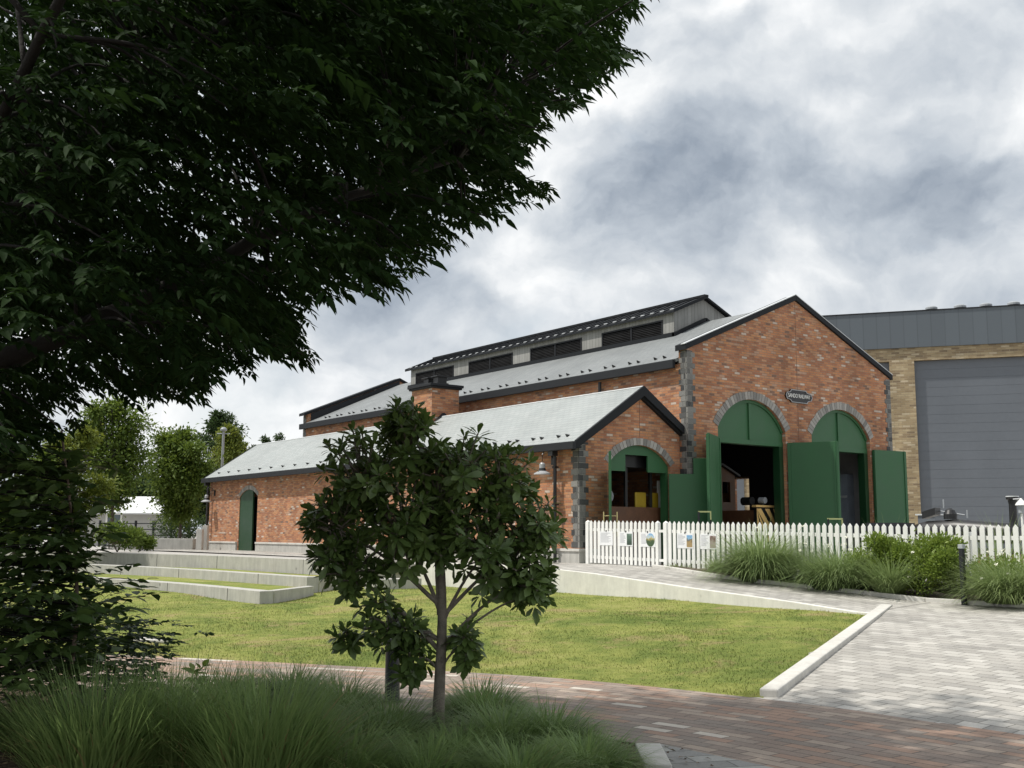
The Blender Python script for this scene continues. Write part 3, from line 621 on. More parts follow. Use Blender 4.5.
# lantern (clerestory)
xc0, xc1, yc0, yc1 = 3.22, 5.95, 3.64, 19.45; EV, RD = 6.97, 7.56
def lantern():
    g = [(xc0,5.9),(xc1,5.9),(xc1,EV),(mX,RD),(xc0,EV)]
    MB().prism([g], XZ, yc0, yc0+.1).build('lantern_end', BOARDS, shed); MB().prism([g], XZ, yc1-.1, yc1).build('lantern_end', BOARDS, shed)
    LV = [(4.13,7.06),(8.11,11.04),(12.12,15.05),(16.12,19.04)]; z0, z1 = 6.20, 6.80
    holes = [[(a,z0),(b,z0),(b,z1),(a,z1)] for a, b in LV]
    for x, xx in ((xc0, xc0+.1), (xc1-.1, xc1)):
        MB().prism([[(yc0+.102,5.9),(yc1-.102,5.9),(yc1-.102,EV),(yc0+.102,EV)]]+holes, YZ, x, xx).build('lantern_wall', BOARDS, shed)
    for a, b in LV:
        fr = MB(); x = xc0
        for p, q, r, s in ((a+.002,b-.002,z0+.002,z0+.05),(a+.002,b-.002,z1-.05,z1-.002),(a+.002,a+.05,z0+.05,z1-.05),(b-.05,b-.002,z0+.05,z1-.05),((a+b)/2-.03,(a+b)/2+.03,z0+.05,z1-.05)): fr.box(x-.02, x+.06, p, q, r, s)
        f = fr.build('louvre_frame', DARKM, shed)
        l = MB(); n = 9
        for h0, h1 in ((a+.052,(a+b)/2-.032),((a+b)/2+.032,b-.052)):
            for i in range(n):
                z = z0+.05+(z1-z0-.1)*(i+.5)/n; l.obox((x+.03,(h0+h1)/2,z), (.035,0,.028), (0,(h1-h0)/2,0), (-.004,0,.006))
            l.box(x+.07, x+.075, h0, h1, z0+.05, z1-.05)
        l.build('louvre_slats', LOUVRE, f)
    sl = (RD-EV)/(mX-xc0); ov = .13
    rr = MB()
    for sg in (-1, 1):
        e = (mX+sg*(mX-xc0+ov), EV-sl*ov+.02); a = (mX+sg*.0005, RD+.02)
        rr.prism([[e, a, (a[0], a[1]+.07), (e[0], e[1]+.07)]], XZ, yc0-.14, yc1+.3)
    lr = rr.build('lantern_roof', COPING, shed)
    m = MB(); n = 36
    for i in range(n+1):
        y = yc0-.12+(yc1-yc0+.4)*i/n
        for sg in (-1,):
            e = Vector((mX+sg*(mX-xc0+ov), y, EV-sl*ov+.105)); a = Vector((mX, y, RD+.105)); m.obox((e+a)/2, (a-e)/2, (0,.014,0), (0,0,.02))
    m.build('standing_seam', COPING, lr)
    m = MB()
    for i in range(n):
        y = yc0-.12+(yc1-yc0+.4)*(i+.5)/n; x = xc0-ov+.16; m.obox((x, y, EV-sl*ov+.115+sl*.16), (.022,0,.012), (0,.085,0), (-.003,0,.008))
    o = m.build('seam_glint_row', PALEMETAL, lr); o['kind'] = 'stuff'  # pale dashes imitating light glints between the roof seams
    m = MB(); m.obox((mX, (yc0+yc1)/2+.08, RD+.11), (.09,0,0), (0,(yc1-yc0)/2+.22,0), (0,0,.035)); m.build('ridge_cap', COPING, lr)
    # flashing at the lantern's foot
    m = MB(); m.box(xc0-.10, xc0-.004, yc0-.1, yc1+.1, zr(xc0)-.08, zr(xc0)+.10)
    for sg in (-1, 1):
        e = Vector((mX+sg*(mX-xc0+.1), yc0-.06, zr(xc0-.1)+.06)); a = Vector((mX+sg*.02, yc0-.06, zr(mX)+.06)); m.obox((e+a)/2, (a-e)/2, (0,.055,0), (0,0,.06))
    m.build('lantern_flashing', COPING, shed)
lantern()
# doorways
ZL = 2.66
for s in (-1, 1):
    c = mX+s*C1; P = arc(c, HW-.004, SP, TP-.004)[0]
    tym = MB().prism([[(c-HW+.004,ZL+.001)]+P+[(c+HW-.004,ZL+.001)]], XZ, .12, .17).build('door_tympanum', GREEN, shed)
    m = MB().box(c-.05, c+.05, .075, .119, ZL+.002, TP-.10); m.build('mullion', GREEN, tym)
    m = MB(); P2, R, zc, a = arc(c, HW-.004, SP, TP-.004)
    for i in range(18):
        q = [P2[i], P2[i+1], (c+(P2[i+1][0]-c)*.95, zc+(P2[i+1][1]-zc)*.95), (c+(P2[i][0]-c)*.95, zc+(P2[i][1]-zc)*.95)]; m.prism([q], XZ, .08, .119)
    m.build('arch_bead', GREEN, tym)
    MB().box(c-HW+.004, c+HW-.004, .10, .36, ZL-.13, ZL).build('door_lintel', GREEN, shed)
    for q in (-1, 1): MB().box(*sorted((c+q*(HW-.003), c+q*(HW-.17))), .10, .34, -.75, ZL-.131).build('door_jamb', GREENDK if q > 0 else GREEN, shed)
def leafdoor(hx, hy, ang, wid, z0, z1, name='door_leaf', parent=shed, tall=None, th=.06, battens=True):
    d = Vector((math.cos(ang), math.sin(ang), 0)); n = Vector((-d.y, d.x, 0)); h = Vector((hx, hy, 0)); m = MB()
    if tall is None: m.obox(h+d*wid/2+Vector((0,0,(z0+z1)/2)), d*wid/2, n*th/2, (0,0,(z1-z0)/2))
    else:
        w1, zt = tall; pts = [(0,z0),(wid,z0),(wid,zt),(w1,zt),(w1,z1),(0,z1)]
        m.prism([pts], lambda a, b, e: tuple(h+d*a+n*e+Vector((0,0,b))), -th/2, th/2)
    o = m.build(name, GREEN, parent, bevel=.006)
    if battens:
        zt = z1 if tall is None else z1; b = MB()
        for s in (-1, 1):
            for a0, a1 in ((0.01,.10),(wid-.10,wid-.01)): b.obox(h+d*(a0+a1)/2+n*s*(th/2+.012)+Vector((0,0,(z0+zt)/2)), d*(a1-a0)/2, n*.011, (0,0,(zt-z0)/2-.02))
        b.build('door_frame_batten', GREEN, o)
    return o
lw = 1.40
c = mX-C1; leafdoor(c-HW-.02, -.04, math.radians(211), lw, -.72, ZL-.02); leafdoor(c+HW+.02, -.04, math.radians(-64), lw, -.72, ZL-.02)
c = mX+C1; leafdoor(c-HW-.02, -.05, math.radians(-114), lw, -.72, ZL-.02); leafdoor(c+HW+.02, -.09, math.radians(-8), lw, -.72, ZL-.02)
# plaque over the doors
pl = [( -.60,.0),(-.55,.10),(-.46,.11),(-.40,.13),(-.36,.19),(.30,.19),(.36,.13),(.46,.11),(.55,.10),(.60,0),(.55,-.10),(.46,-.11),(.40,-.13),(.34,-.19),(-.34,-.19),(-.40,-.13),(-.46,-.11),(-.55,-.10)]
sign = thing('shed_plaque', 'small dark shaped name plaque with white lettering high on the brick gable', 'sign', (4.6,-.03,4.03))
MB().prism([[(4.6+a, 4.03+b) for a, b in pl]], XZ, -.05, -.004).build('plaque_board', BLACK, sign)
inn = [(a*.955, b*.90) for a, b in pl]
MB().prism([[(4.6+a, 4.03+b) for a, b in pl], [(4.6+a, 4.03+b) for a, b in inn]], XZ, -.065, -.051).build('plaque_rim', GALV, sign)
def text(s, size, loc, rot, mat, parent, name='lettering', ext=.004):
    cu = bpy.data.curves.new(name, 'FONT'); cu.body = s; cu.size = size; cu.align_x = 'CENTER'; cu.align_y = 'CENTER'; cu.extrude = ext
    tmp = bpy.data.objects.new(name+'_tmp', cu); C.objects.link(tmp); bpy.context.view_layer.update()
    me = bpy.data.meshes.new_from_object(tmp.evaluated_get(bpy.context.evaluated_depsgraph_get())); bpy.data.objects.remove(tmp)
    me.materials.clear(); me.materials.append(mat); o = bpy.data.objects.new(name, me); C.objects.link(o); o.parent = parent
    off = LOC[parent.name]; o.location = (loc[0]-off.x, loc[1]-off.y, loc[2]-off.z); o.rotation_euler = rot; return o
tx = text('SANDO RAILWAY', .135, (4.6,-.056,4.035), (PI/2,0,0), WHITE, sign); tx.scale = (.92,1.25,1)

# ================================================================== THE LOW ANNEX
XA, YA, AX, LA = -3.5446, .3066, -1.4755, 24.2; AE = 2.30; SL = .667
annex = thing('side_annex', 'low red brick annex with a pale slate roof, chimney and one arched green door', 'building', (XA,YA,-.8))
za = lambda x: 3.83-SL*abs(x-AX)           # top of the roof
AHW, ASP, ATP, AZL = 1.10, 1.79, 2.31, 1.62
P = arc(AX, AHW, ASP, ATP)[0]
fr = [(XA,-.8),(AX-AHW,-.8)]+P+[(AX+AHW,-.8),(-.018,-.8),(-.018,za(0)-.13),(AX,za(AX)-.13),(XA,za(XA)-.13)]
MB().prism([fr], XZ, YA, YA+.35).build('front_wall', BRICK, annex)
ringstones(AX, AHW+.002, ASP, ATP, .19, XZ, YA-.015, YA+.02, 22, MB()).build('arch_surround', VOUS, annex)
MB().box(AX-.007, AX+.007, YA-.002, YA+.01, ATP+.2, za(AX)-.2).build('movement_joint', bpy.data.materials['joint_filler'], annex)
quoin('quoin', XA, YA, 1, 1, -.33, za(XA)-.16, annex)
# side wall with the narrow door and a window
dP = arc(20.45, .87, 1.42, 1.70, 10)[0]; wP = [(9.7,.2)]+[(a, b) for a, b in arc(10.5, .8, 1.15, 1.5, 10)[0]]+[(11.3,.2)]
side = [(YA+.352,-.8),(19.58,-.8)]+dP+[(21.32,-.8),(LA-.002,-.8),(LA-.002,za(XA)-.13),(YA+.352,za(XA)-.13)]
MB().prism([side, wP[::-1]], YZ, XA, XA+.35).build('side_wall', BRICK, annex)
ringstones(20.45, .872, 1.42, 1.70, .16, YZ, XA-.012, XA+.02, 13, MB()).build('arch_surround', VOUS, annex)
ringstones(10.5, .802, 1.15, 1.5, .16, YZ, XA-.012, XA+.02, 13, MB()).build('arch_surround', VOUS, annex)
wf = MB().box(XA+.10, XA+.16, 9.71, 11.29, .201, .27); wf.box(XA+.10, XA+.16, 9.71, 9.79, .271, 1.14); wf.box(XA+.10, XA+.16, 11.21, 11.29, .271, 1.14); wf.box(XA+.10, XA+.16, 10.46, 10.54, .271, 1.45); wf.box(XA+.101, XA+.159, 9.8, 11.2, .7, .75)
w = wf.build('window', WHITE, annex); MB().box(XA+.17, XA+.18, 9.71, 11.29, .21, 1.48).build('window_pane', GLASS, w); MB().box(XA-.05, XA+.09, 9.62, 11.38, .12, .198).build('window_sill', CONCL, w)
MB().box(XA+.22, XA+.28, 19.60, 21.3, -.8, 1.42).build('shade_panel', BLACK, annex)  # black sheet standing in for the shade in the open door gap
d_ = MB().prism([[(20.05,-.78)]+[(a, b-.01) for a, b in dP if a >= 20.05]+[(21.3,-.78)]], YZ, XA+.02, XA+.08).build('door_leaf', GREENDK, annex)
MB().prism([[(LA,-.8) if False else (XA,-.8),(-.018,-.8),(-.018,za(0)-.13),(AX,za(AX)-.13),(XA,za(XA)-.13)]], XZ, LA, LA+.3).build('rear_wall', BRICK, annex)
# plinth
m = MB(); m.box(XA-.07, XA-.003, YA-.07, 19.5, -.85, -.42); m.box(XA-.07, XA-.003, 21.4, LA+.3, -.85, -.42); m.box(XA-.002, AX-AHW-.25, YA-.07, YA-.003, -.85, -.42)
pb = m.build('plinth', CONC, annex)
m = MB(); m.box(XA-.10, XA-.002, YA-.10, 19.5, -.418, -.35); m.box(XA-.10, XA-.002, 21.4, LA+.3, -.418, -.35); m.box(XA-.001, AX-AHW-.25, YA-.10, YA-.002, -.418, -.35); m.build('plinth_cap', CONCL, pb, bevel=.008)
OV = .25
aroof = slab((XA-OV, za(XA-OV)), (AX, za(AX)), YA-.12, LA+.38, .08, MB()).build('roof', ROOF, annex)
slab((-.004, za(-.004)), (AX+.001, za(AX)), YA-.12, LA+.38, .08, MB()).build('roof', ROOF, annex)
for sgn, xe in ((-1, XA-OV), (1, -.02)):
    for y0, y1 in ((YA-.20, YA-.122), (LA+.382, LA+.45)):
        m = MB(); e = (xe, za(xe)+.02); a = (AX+sgn*.0005, za(AX)+.02); m.prism([[e, a, (a[0], a[1]-.26), (e[0], e[1]-.20)]], XZ, y0, y1)
        if y0 < 1: m.prism([[(e[0], e[1]-.07), (a[0], a[1]-.07), (a[0], a[1]-.31), (e[0], e[1]-.25)]], XZ, y1+.002, YA-.002)
        m.build('verge_board', COPING, annex)
m = MB(); m.box(XA-OV-.12, XA-OV-.002, YA-.2, LA+.45, za(XA-OV)-.20, za(XA-OV)-.01); m.box(XA-OV, XA-.002, YA-.1, LA+.38, za(XA-OV)-.16, za(XA-OV)-.11); m.build('gutter', DARKM, annex, bevel=.01)
m = MB(); m.tube([(AX, YA-.15, za(AX)+.0), (AX, 9.8, za(AX)+.0)], .03, 8); m.tube([(AX, 11.2, za(AX)+.0), (AX, LA+.4, za(AX)+.0)], .03, 8); m.build('ridge_cap', PALEMETAL, annex)
for k in range(8):
    for dy in (0, .36):
        y = .75+k*1.05+dy; snowguard(XA+.02, y, za(XA+.02), SL, aroof)
for k in range(14): y = 10.2+k*1.03; snowguard(XA+.02, y, za(XA+.02), SL, aroof)
def pipe(name, x, y, z0, z1, parent):
    m = MB(); m.tube([(x,y,z0),(x,y,z1-.25),(x-.06,y,z1-.1),(x-.09,y,z1)], .045, 10); m.box(x-.16, x+.02, y-.09, y+.09, z1-.22, z1+.02)
    for z in (z0+.5, (z0+z1)/2, z1-.5): m.box(x-.055, x+.08, y-.055, y+.055, z-.02, z+.02)
    return m.build(name, BLACK, parent, smooth=False)
pipe('downpipe', XA-.17, 1.05, -.7, za(XA-OV)-.1, annex); pipe('downpipe', XA-.17, LA+.1, -.7, za(XA-OV)-.1, annex)
MB().tube([(-.12, 3.4, 4.42), (-.12, 3.4, 4.0), (-.07, 3.4, 3.0)], .05, 8).build('downpipe', BLACK, shed)
# arched front door of the annex
P2 = arc(AX, AHW-.004, ASP, ATP-.004)[0]
n0, n1, nz = AX-.43, AX+.36, 2.05
tym = MB().prism([[(AX-AHW+.004,AZL)]+P2+[(AX+AHW-.004,AZL),(n1,AZL),(n1,nz),(n0,nz),(n0,AZL)]], XZ, YA+.09, YA+.14).build('door_tympanum', GREEN, annex)
for q in (-1, 1): MB().box(*sorted((AX+q*(AHW-.003), AX+q*(AHW-.09))), YA+.09, YA+.3, -.75, AZL-.002).build('door_jamb', GREEN, annex)
lf = leafdoor(AX-AHW-.0, YA-.04, math.radians(229), 1.06, -.72, AZL-.02, parent=annex, tall=(.66, nz-.03), battens=False)
d = Vector((math.cos(math.radians(229)), math.sin(math.radians(229)), 0)); n_ = Vector((-d.y, d.x, 0)); hp = Vector((AX-AHW, YA-.04, 0))+d*.95
m = MB()
for s in (-1, 1):
    b = hp+n_*s*.16; m.tube([b+Vector((0,0,-.05)), b+Vector((0,0,.55))], .017, 8); 
    for z in (.05, .45): m.tube([hp+Vector((0,0,z)), b+Vector((0,0,z))], .012, 6)
m.build('pull_handle', BRASS, lf)
leafdoor(AX+AHW-.10, YA-.035, math.radians(-34), 1.13, -.72, AZL-.02, parent=annex, tall=(.66, nz-.03), battens=False)
MB().box(XA+.40, -.02, 4.85, 4.9, -.78, 2.2).build('shade_screen', SHADEM, annex)  # added dark sheet across the annex, stands in for the shade inside
# chimney
ch = MB().box(-1.8, -.72, 9.88, 11.14, 2.9, 4.80).build('chimney', BRICK, annex)
m = MB(); m.box(-1.88,-.64,9.80,11.22,4.802,4.86); m.box(-1.92,-.60,9.76,11.26,4.862,4.95); m.build('chimney_cap', DARKM, ch, bevel=.01)
m = MB()
for y in (10.2, 10.8):
    m.box(-1.5,-1.05,y-.18,y+.18,4.952,5.02); m.box(-1.45,-1.1,y-.14,y+.14,5.02,5.22); m.box(-1.52,-1.03,y-.2,y+.2,5.222,5.27)
m.build('chimney_cowl', BLACK, ch)
m = MB(); m.prism([[(-1.95,3.45),(-1.4,3.98),(-.9,3.6)]], XZ, 9.72, 9.86); m.build('chimney_flashing', DARKM, ch)
LAMPM = plain('lamp_enamel', (.36,.37,.38), .4, .08)
def walllamp(x, y, z, label, cat_='lamp'):
    t = thing('wall_lamp', label, cat_, (x, y, z-.3), 'wall lamps of the brick annex')
    m = MB(); m.tube([(x,y,z+.1),(x-.12,y,z+.30),(x-.28,y,z+.34),(x-.36,y,z+.22),(x-.36,y,z+.05)], .015, 8); m.box(x-.03,x-.001,y-.06,y+.06,z-.02,z+.22); m.build('lamp_bracket', BLACK, t)
    MB().lathe((x-.36,y,z-.28), [(.22,.0),(.21,.03),(.10,.09),(.075,.12),(.075,.26),(.045,.30)], 18).build('lamp_shade', LAMPM, t, smooth=False)
    MB().lathe((x-.36,y,z-.28), [(.105,.085),(.082,.16)], 14).build('shade_band', BLACK, t)
walllamp(XA-.004, 1.32, 1.78, 'bell shaped wall lamp on the annex beside the downpipe near the stone corner')
walllamp(XA-.004, LA-.25, 1.55, 'bell shaped wall lamp at the far left corner of the annex')

# ================================================================== WHAT STANDS INSIDE
def loco():
    t = thing('narrow_gauge_engine', 'brown engine with striped buffer beam inside the left shed doorway', 'locomotive', (3.9,1.2,-.74))
    x0, x1, y0 = 3.33, 4.48, .58
    MB().box(x0+.05, x1-.05, y0+.12, y0+5, -.2, .72).build('engine_body', BROWNW, t, bevel=.02)
    m = MB(); m.box(x0, x1, y0, y0+.1, -.2, .80); bb = m.build('buffer_beam', BLACK, t)
    m = MB()
    for i in range(5):
        a = x0+.36*i-.72; q = [(a+.75,-.18),(a+.94,-.18),(a+.19,.76),(a,.76)]; q = [(min(max(p, x0+.002), x1-.002), z) for p, z in q]; m.prism([q], XZ, y0-.012, y0-.002)
    m.build('warning_stripe', TANP, bb); MB().box(x0-.03, x1+.03, y0-.02, y0+.14, .802, .86).build('beam_rail', TANP, bb)
    m = MB().tube([(3.72,y0+.0,1.0),(3.72,y0+.2,1.0)], .09, 16); m.build('headlamp', GALV, t); MB().tube([(3.72,y0+.1,.86),(3.72,y0+.1,.9)], .05, 8).build('lamp_post', BLACK, t)
    MB().tube([(x0+.12,y0+.25,.98),(x0+.12,y0+.6,.98)], .12, 14).build('cylinder', BLACK, t)
    cx0, cy0, cy1 = 3.6, 2.6, 4.4
    a0, a1 = 3.38, 4.72; am = (a0+a1)/2                       # the wooden cab stands across the engine, gable end to the doorway
    P = [(a0,.723),(a1,.723),(a1,1.82),(am,2.12),(a0,1.82)]
    wins = [[(a0+.2,1.0),(am-.1,1.0),(am-.1,1.62),(a0+.2,1.62)], [(am+.1,1.0),(a1-.22,1.0),(a1-.22,1.62),(am+.1,1.62)]]
    cab = MB().prism([P]+wins, XZ, cy0, cy0+.05); cab.prism([P]+wins, XZ, cy1-.05, cy1); cab.box(a0, a0+.05, cy0+.051, cy1-.051, .723, 1.3); cab.box(a1-.05, a1, cy0+.051, cy1-.051, .723, 1.3)
    cb = cab.build('engine_cab', ORANGEW, t)
    P = [(a0-.12,1.79),(am,2.125),(a1+.12,1.79),(a1+.12,1.85),(am,2.19),(a0-.12,1.85)]; MB().prism([P], XZ, cy0-.12, cy1+.12).build('cab_roof', BLACK, cb)
    for y in (y0+.8, y0+2.2, y0+3.8):
        for x in (x0+.2, x1-.2): MB().tube([(x-.05,y,-.42),(x+.05,y,-.42)], .3, 18).build('wheel', BLACK, t)
loco()
def coach():
    t = thing('wooden_coach', 'dark brown open coach with yellow seat backs inside the annex doorway', 'railway coach', (AX,2.2,-.74))
    x0, x1, y0, y1 = -2.5, -.12, .75, 4.6
    m = MB().box(x0, x1, y0, y0+.06, -.3, .72); m.box(x0, x0+.06, y0+.062, y1, -.3, .62); m.box(x1-.06, x1, y0+.062, y1, -.3, .62); m.build('coach_side', BROWNW, t)
    MB().box(x0+.05, x1-.05, y0+.1, y1, -.36, -.302).build('coach_floor', BROWNW, t)
    for x in (x0+.03, -1.55, -.66, x1-.03): MB().box(x-.04, x+.04, y0+.0, y0+.07, .722, 1.75).build('post', BLACK, t)
    MB().prism([[(x0-.1,1.75),(x1+.1,1.75),(x1-.4,2.0),(AX,2.08),(x0+.4,2.0)]], XZ, y0-.1, y1).build('coach_roof', BLACK, t)
    for x, hw_ in ((-.92,.20), (-.42,.15)): MB().box(x-hw_, x+hw_, y0+.12, y0+.18, .45, 1.12).build('seat_back', YELLOW, t, bevel=.03)
    MB().tube([(-1.9,y0+.3,1.0),(-1.9,y0+.34,1.0)], .17, 18).build('wheel_disc', GALV, t)
    MB().box(-.26,-.13,y0+.16,y0+.19,.4,1.45).build('pale_panel', WHITE, t)
    for x in (x0+.5, x1-.5):
        for y in (y0+.8, y1-.9): MB().tube([(x-.04,y,-.5),(x+.04,y,-.5)], .24, 16).build('wheel', BLACK, t)
coach()
cabt = thing('tool_cabinet', 'grey cabinet with a pale shelf just inside the right shed doorway', 'cabinet', (8.5,1.5,-.74))
MB().box(8.35,8.70,1.15,1.75,-.73,1.95).build('cabinet_body', plain('cabinet_blue_grey', (.30,.34,.40), .5), cabt); m = MB().box(8.28,8.349,1.15,1.75,1.20,1.27); m.box(8.28,8.349,1.15,1.75,-.1,.1); m.build('shelf', PALEMETAL, cabt)

# ================================================================== THE YARD BEHIND THE FENCE
def stand(x, y, z, w, label, ang=0):
    t = thing('barrier_stand', label, 'barrier', (x, y, -.8), 'barrier stands behind the fence')
    d = Vector((math.cos(ang), math.sin(ang), 0)); a = Vector((x,y,-.8))-d*w/2; b = Vector((x,y,-.8))+d*w/2; H = Vector((0,0,z+.8))
    m = MB().tube([a, a+H], .025, 8); m.tube([b, b+H*.9], .02, 8); m.box(x-.15,x+.15,y-.15,y+.15,-.80,-.77); m.build('stand_leg', DARKM, t)
    m = MB().obox(Vector((x,y,z)), d*w/2*1.1, (-d.y*.02,d.x*.02,0), (0,0,.018)); m.obox(Vector((b.x,b.y,z-.1)), d*.015, (-d.y*.02,d.x*.02,0), (0,0,.10)); m.build('stand_rail', plain('pale_yellow_'+str(int(abs(x*10))), (.42,.46,.20), .5), t)
stand(-.7,-1.2,.58,.30,'thin stand with a pale yellow top rail before the left green door leaf',-.6)
stand(1.0,-3.85,.40,.34,'thin stand with a yellow green plate between the two shed doorways',-.6)
def yardloco():
    t = thing('steam_engine', 'small black steam engine half hidden behind the white fence by the grey hall', 'locomotive', (-.9,-8.7,-.8))
    u = Vector((.10,-1,0)).normalized(); v = Vector((-u.y,u.x,0)); base = Vector((-.9,-7.25,-.06))
    def P(a, b, z): return tuple(base+u*a+v*b+Vector((0,0,z)))
    m = MB().tube([P(-.1,0,.10), P(.25,0,.16), P(.9,0,.18), P(1.9,0,.12), P(2.1,0,.08)], [.16,.20,.22,.20,.17], 20); m.build('boiler', BLACK, t, smooth=True)
    m = MB(); cpt = P(2.0,0,.25)
    m.lathe(cpt, [(.085,0),(.075,.08),(.07,.42),(.085,.5),(.115,.52),(.115,.56),(.09,.57)], 18); m.build('chimney', BLACK, t); MB().lathe(P(2.0,0,.815), [(.118,0),(.118,.02)], 18).build('chimney_rim', PALEMETAL, t)
    MB().lathe(P(.75,0,.40), [(.13,0),(.13,.10),(.09,.18),(.03,.22)], 16).build('steam_dome', BLACK, t)
    m = MB().tube([P(.62,0,.62),P(.62,0,.80)], .014, 8); m.tube([P(1.05,.1,.42),P(1.05,.1,.58)], .014, 8); m.tube([P(.3,.1,.60),P(1.0,.1,.48)], .012, 8); m.build('pipework', GALV, t)
    m = MB().obox(P(.35,0,.52), u*.14+Vector((0,0,.04)), v*.12, (0,0,.07)); m.build('cab_lever', BLACK, t)
    m = MB(); m.obox(P(1.0,0,-.22), u*1.25, v*.36, (0,0,.05)); m.build('running_board', BLACK, t); MB().obox(P(1.0,0,-.36), u*1.15, v*.30, (0,0,.09)).build('frame', REDP, t)
    for a in (.3,.9,1.5):
        for s in (-1,1): MB().tube([P(a,s*.32,-.56),P(a,s*.38,-.56)], .22, 18).build('wheel', REDP, t)
    MB().obox(P(-.55,0,-.05), u*.35, v*.36, (0,0,.38)).build('tender', DARKM, t)
yardloco()
t = thing('lantern_post', 'white lantern on a thin post beside the black funnel at the right edge', 'lamp', (-1.2,-9.68,-.8))
MB().tube([(-1.2,-9.68,-.8),(-1.2,-9.68,.42)], .022, 8).build('post', WHITE, t); MB().lathe((-1.2,-9.68,.42), [(.05,0),(.06,.02),(.06,.14),(.05,.16)], 12).build('lantern_glass', GALV, t); MB().lathe((-1.2,-9.68,.58), [(.11,0),(.09,.04),(.03,.10),(.01,.13)], 14).build('lantern_cap', WHITE, t)
MB().tube([(-1.2,-9.68,.70),(-1.05,-9.45,.70)], .012, 6).build('arm', PALEMETAL, t)
t = thing('storage_box', 'low dark grey box with a pale lid edge against the grey hall', 'box', (6.1,-3.3,-.8))
MB().box(5.9,6.6,-3.43,-2.9,-.8,.56).build('box_body', GREYPANEL, t, bevel=.02); MB().box(5.86,6.64,-3.47,-2.86,.562,.60).build('box_lid', PALEMETAL, t)

# ================================================================== WHITE PICKET FENCE AND NOTICES
fence = thing('picket_fence', 'long white wooden picket fence in front of the engine shed', 'fence', (-3.64,-.1,-.72))
fz = lambda y: -.70+.0147*(y+.1) if y > -10 else -.845
FX = -3.64
def picket(m, y, w=.085, top=1.04, th=.022):
    z = fz(y); P = [(y-w/2,z+.03),(y+w/2,z+.03),(y+w/2,z+top-.055),(y,z+top),(y-w/2,z+top-.055)]; m.prism([P], YZ, FX-th, FX)
y = -.12; sections = [(-.12,-2.52),(-2.78,-6.2),(-6.2,-10.0),(-10.0,-13.8),(-13.8,-17.6),(-17.6,-22)]
for a, b in sections:
    m = MB(); n = int(round((a-b)/.1435))
    for i in range(0 if a < -3 else 1, n): picket(m, a+(b-a)*i/n)
    pn = m.build('picket_panel', WHITE, fence)
    for h in (.17,.82):
        za_, zb_ = fz(a)+h, fz(b)+h; MB().obox((FX+.022,(a+b)/2,(za_+zb_)/2), (.018,0,0), (0,(b-a)/2,(zb_-za_)/2), (0,0,.035)).build('rail', WHITE, fence)
    for yy, ww in ((a, .10), (b, .085)):
        z = fz(yy); m = MB()
        if yy < -2.8:
            if yy == a: MB().box(FX+.042, FX+.12, yy-.04, yy+.04, z-.05, z+.92).build('fence_post', WHITE, fence)
            continue
        m.box(FX-.03, FX+.06, yy-ww/2, yy+ww/2, z-.05, z+1.0); m.add([(FX-.03,yy-ww/2,z+1.002),(FX+.06,yy-ww/2,z+1.002),(FX+.06,yy+ww/2,z+1.002),(FX-.03,yy+ww/2,z+1.002),(FX+.015,yy,z+1.05)], [(3,2,1,0),(0,1,4),(1,2,4),(2,3,4),(3,0,4)]); m.build('fence_post', WHITE, fence)
m = MB()
for h in (.17,.82): m.box(FX-.012, FX+.012, -2.735, -2.565, fz(-2.65)+h-.03, fz(-2.65)+h+.03)
m.build('gate_latch', WHITE, fence)
PHOTO = {}
def photomat(name, cols):
    m, t = newmat(name); g = t.n('ShaderNodeNewGeometry').outputs['Position']; p = t.n('ShaderNodeSeparateXYZ', {0: g}).outputs[2]
    n = t.noise(g, 14, 5, .7); f = t.math('ADD', t.rng(p, 1.42, 1.66, 0, 1), t.rng(n, .3, .7, -.25, .25))
    finish(t, t.ramp(f, cols), .35); return m
PH = [None, photomat('print_trees', [(.1,(.04,.07,.05)),(.6,(.09,.15,.11)),(1,(.2,.28,.24))]), photomat('print_coast', [(.15,(.05,.09,.04)),(.45,(.45,.38,.16)),(.6,(.5,.6,.65)),(.9,(.12,.33,.6))]),
      photomat('print_sky', [(.15,(.35,.25,.12)),(.35,(.12,.10,.06)),(.5,(.25,.45,.65)),(.9,(.06,.22,.5))]), photomat('print_brick', [(.1,(.3,.26,.22)),(.45,(.12,.06,.05)),(.7,(.3,.2,.2)),(.95,(.5,.5,.5))])]
INK = plain('grey_ink', (.30,.31,.34), .6); PAPER = plain('laminated_paper', (.80,.81,.82), .3, .03)
NT_ = [(-.59,-1.05,'plain white text notice with no picture, leftmost on the fence'),(-1.28,-1.73,'white notice with a dark green tree picture on the fence'),(-1.99,-2.47,'white notice with a round coast picture beside the fence gate post'),(-3.16,-3.64,'white notice with a blue sky picture right of the fence gate'),(-3.85,-4.32,'white notice with a brownish picture next to the big grass clump')]
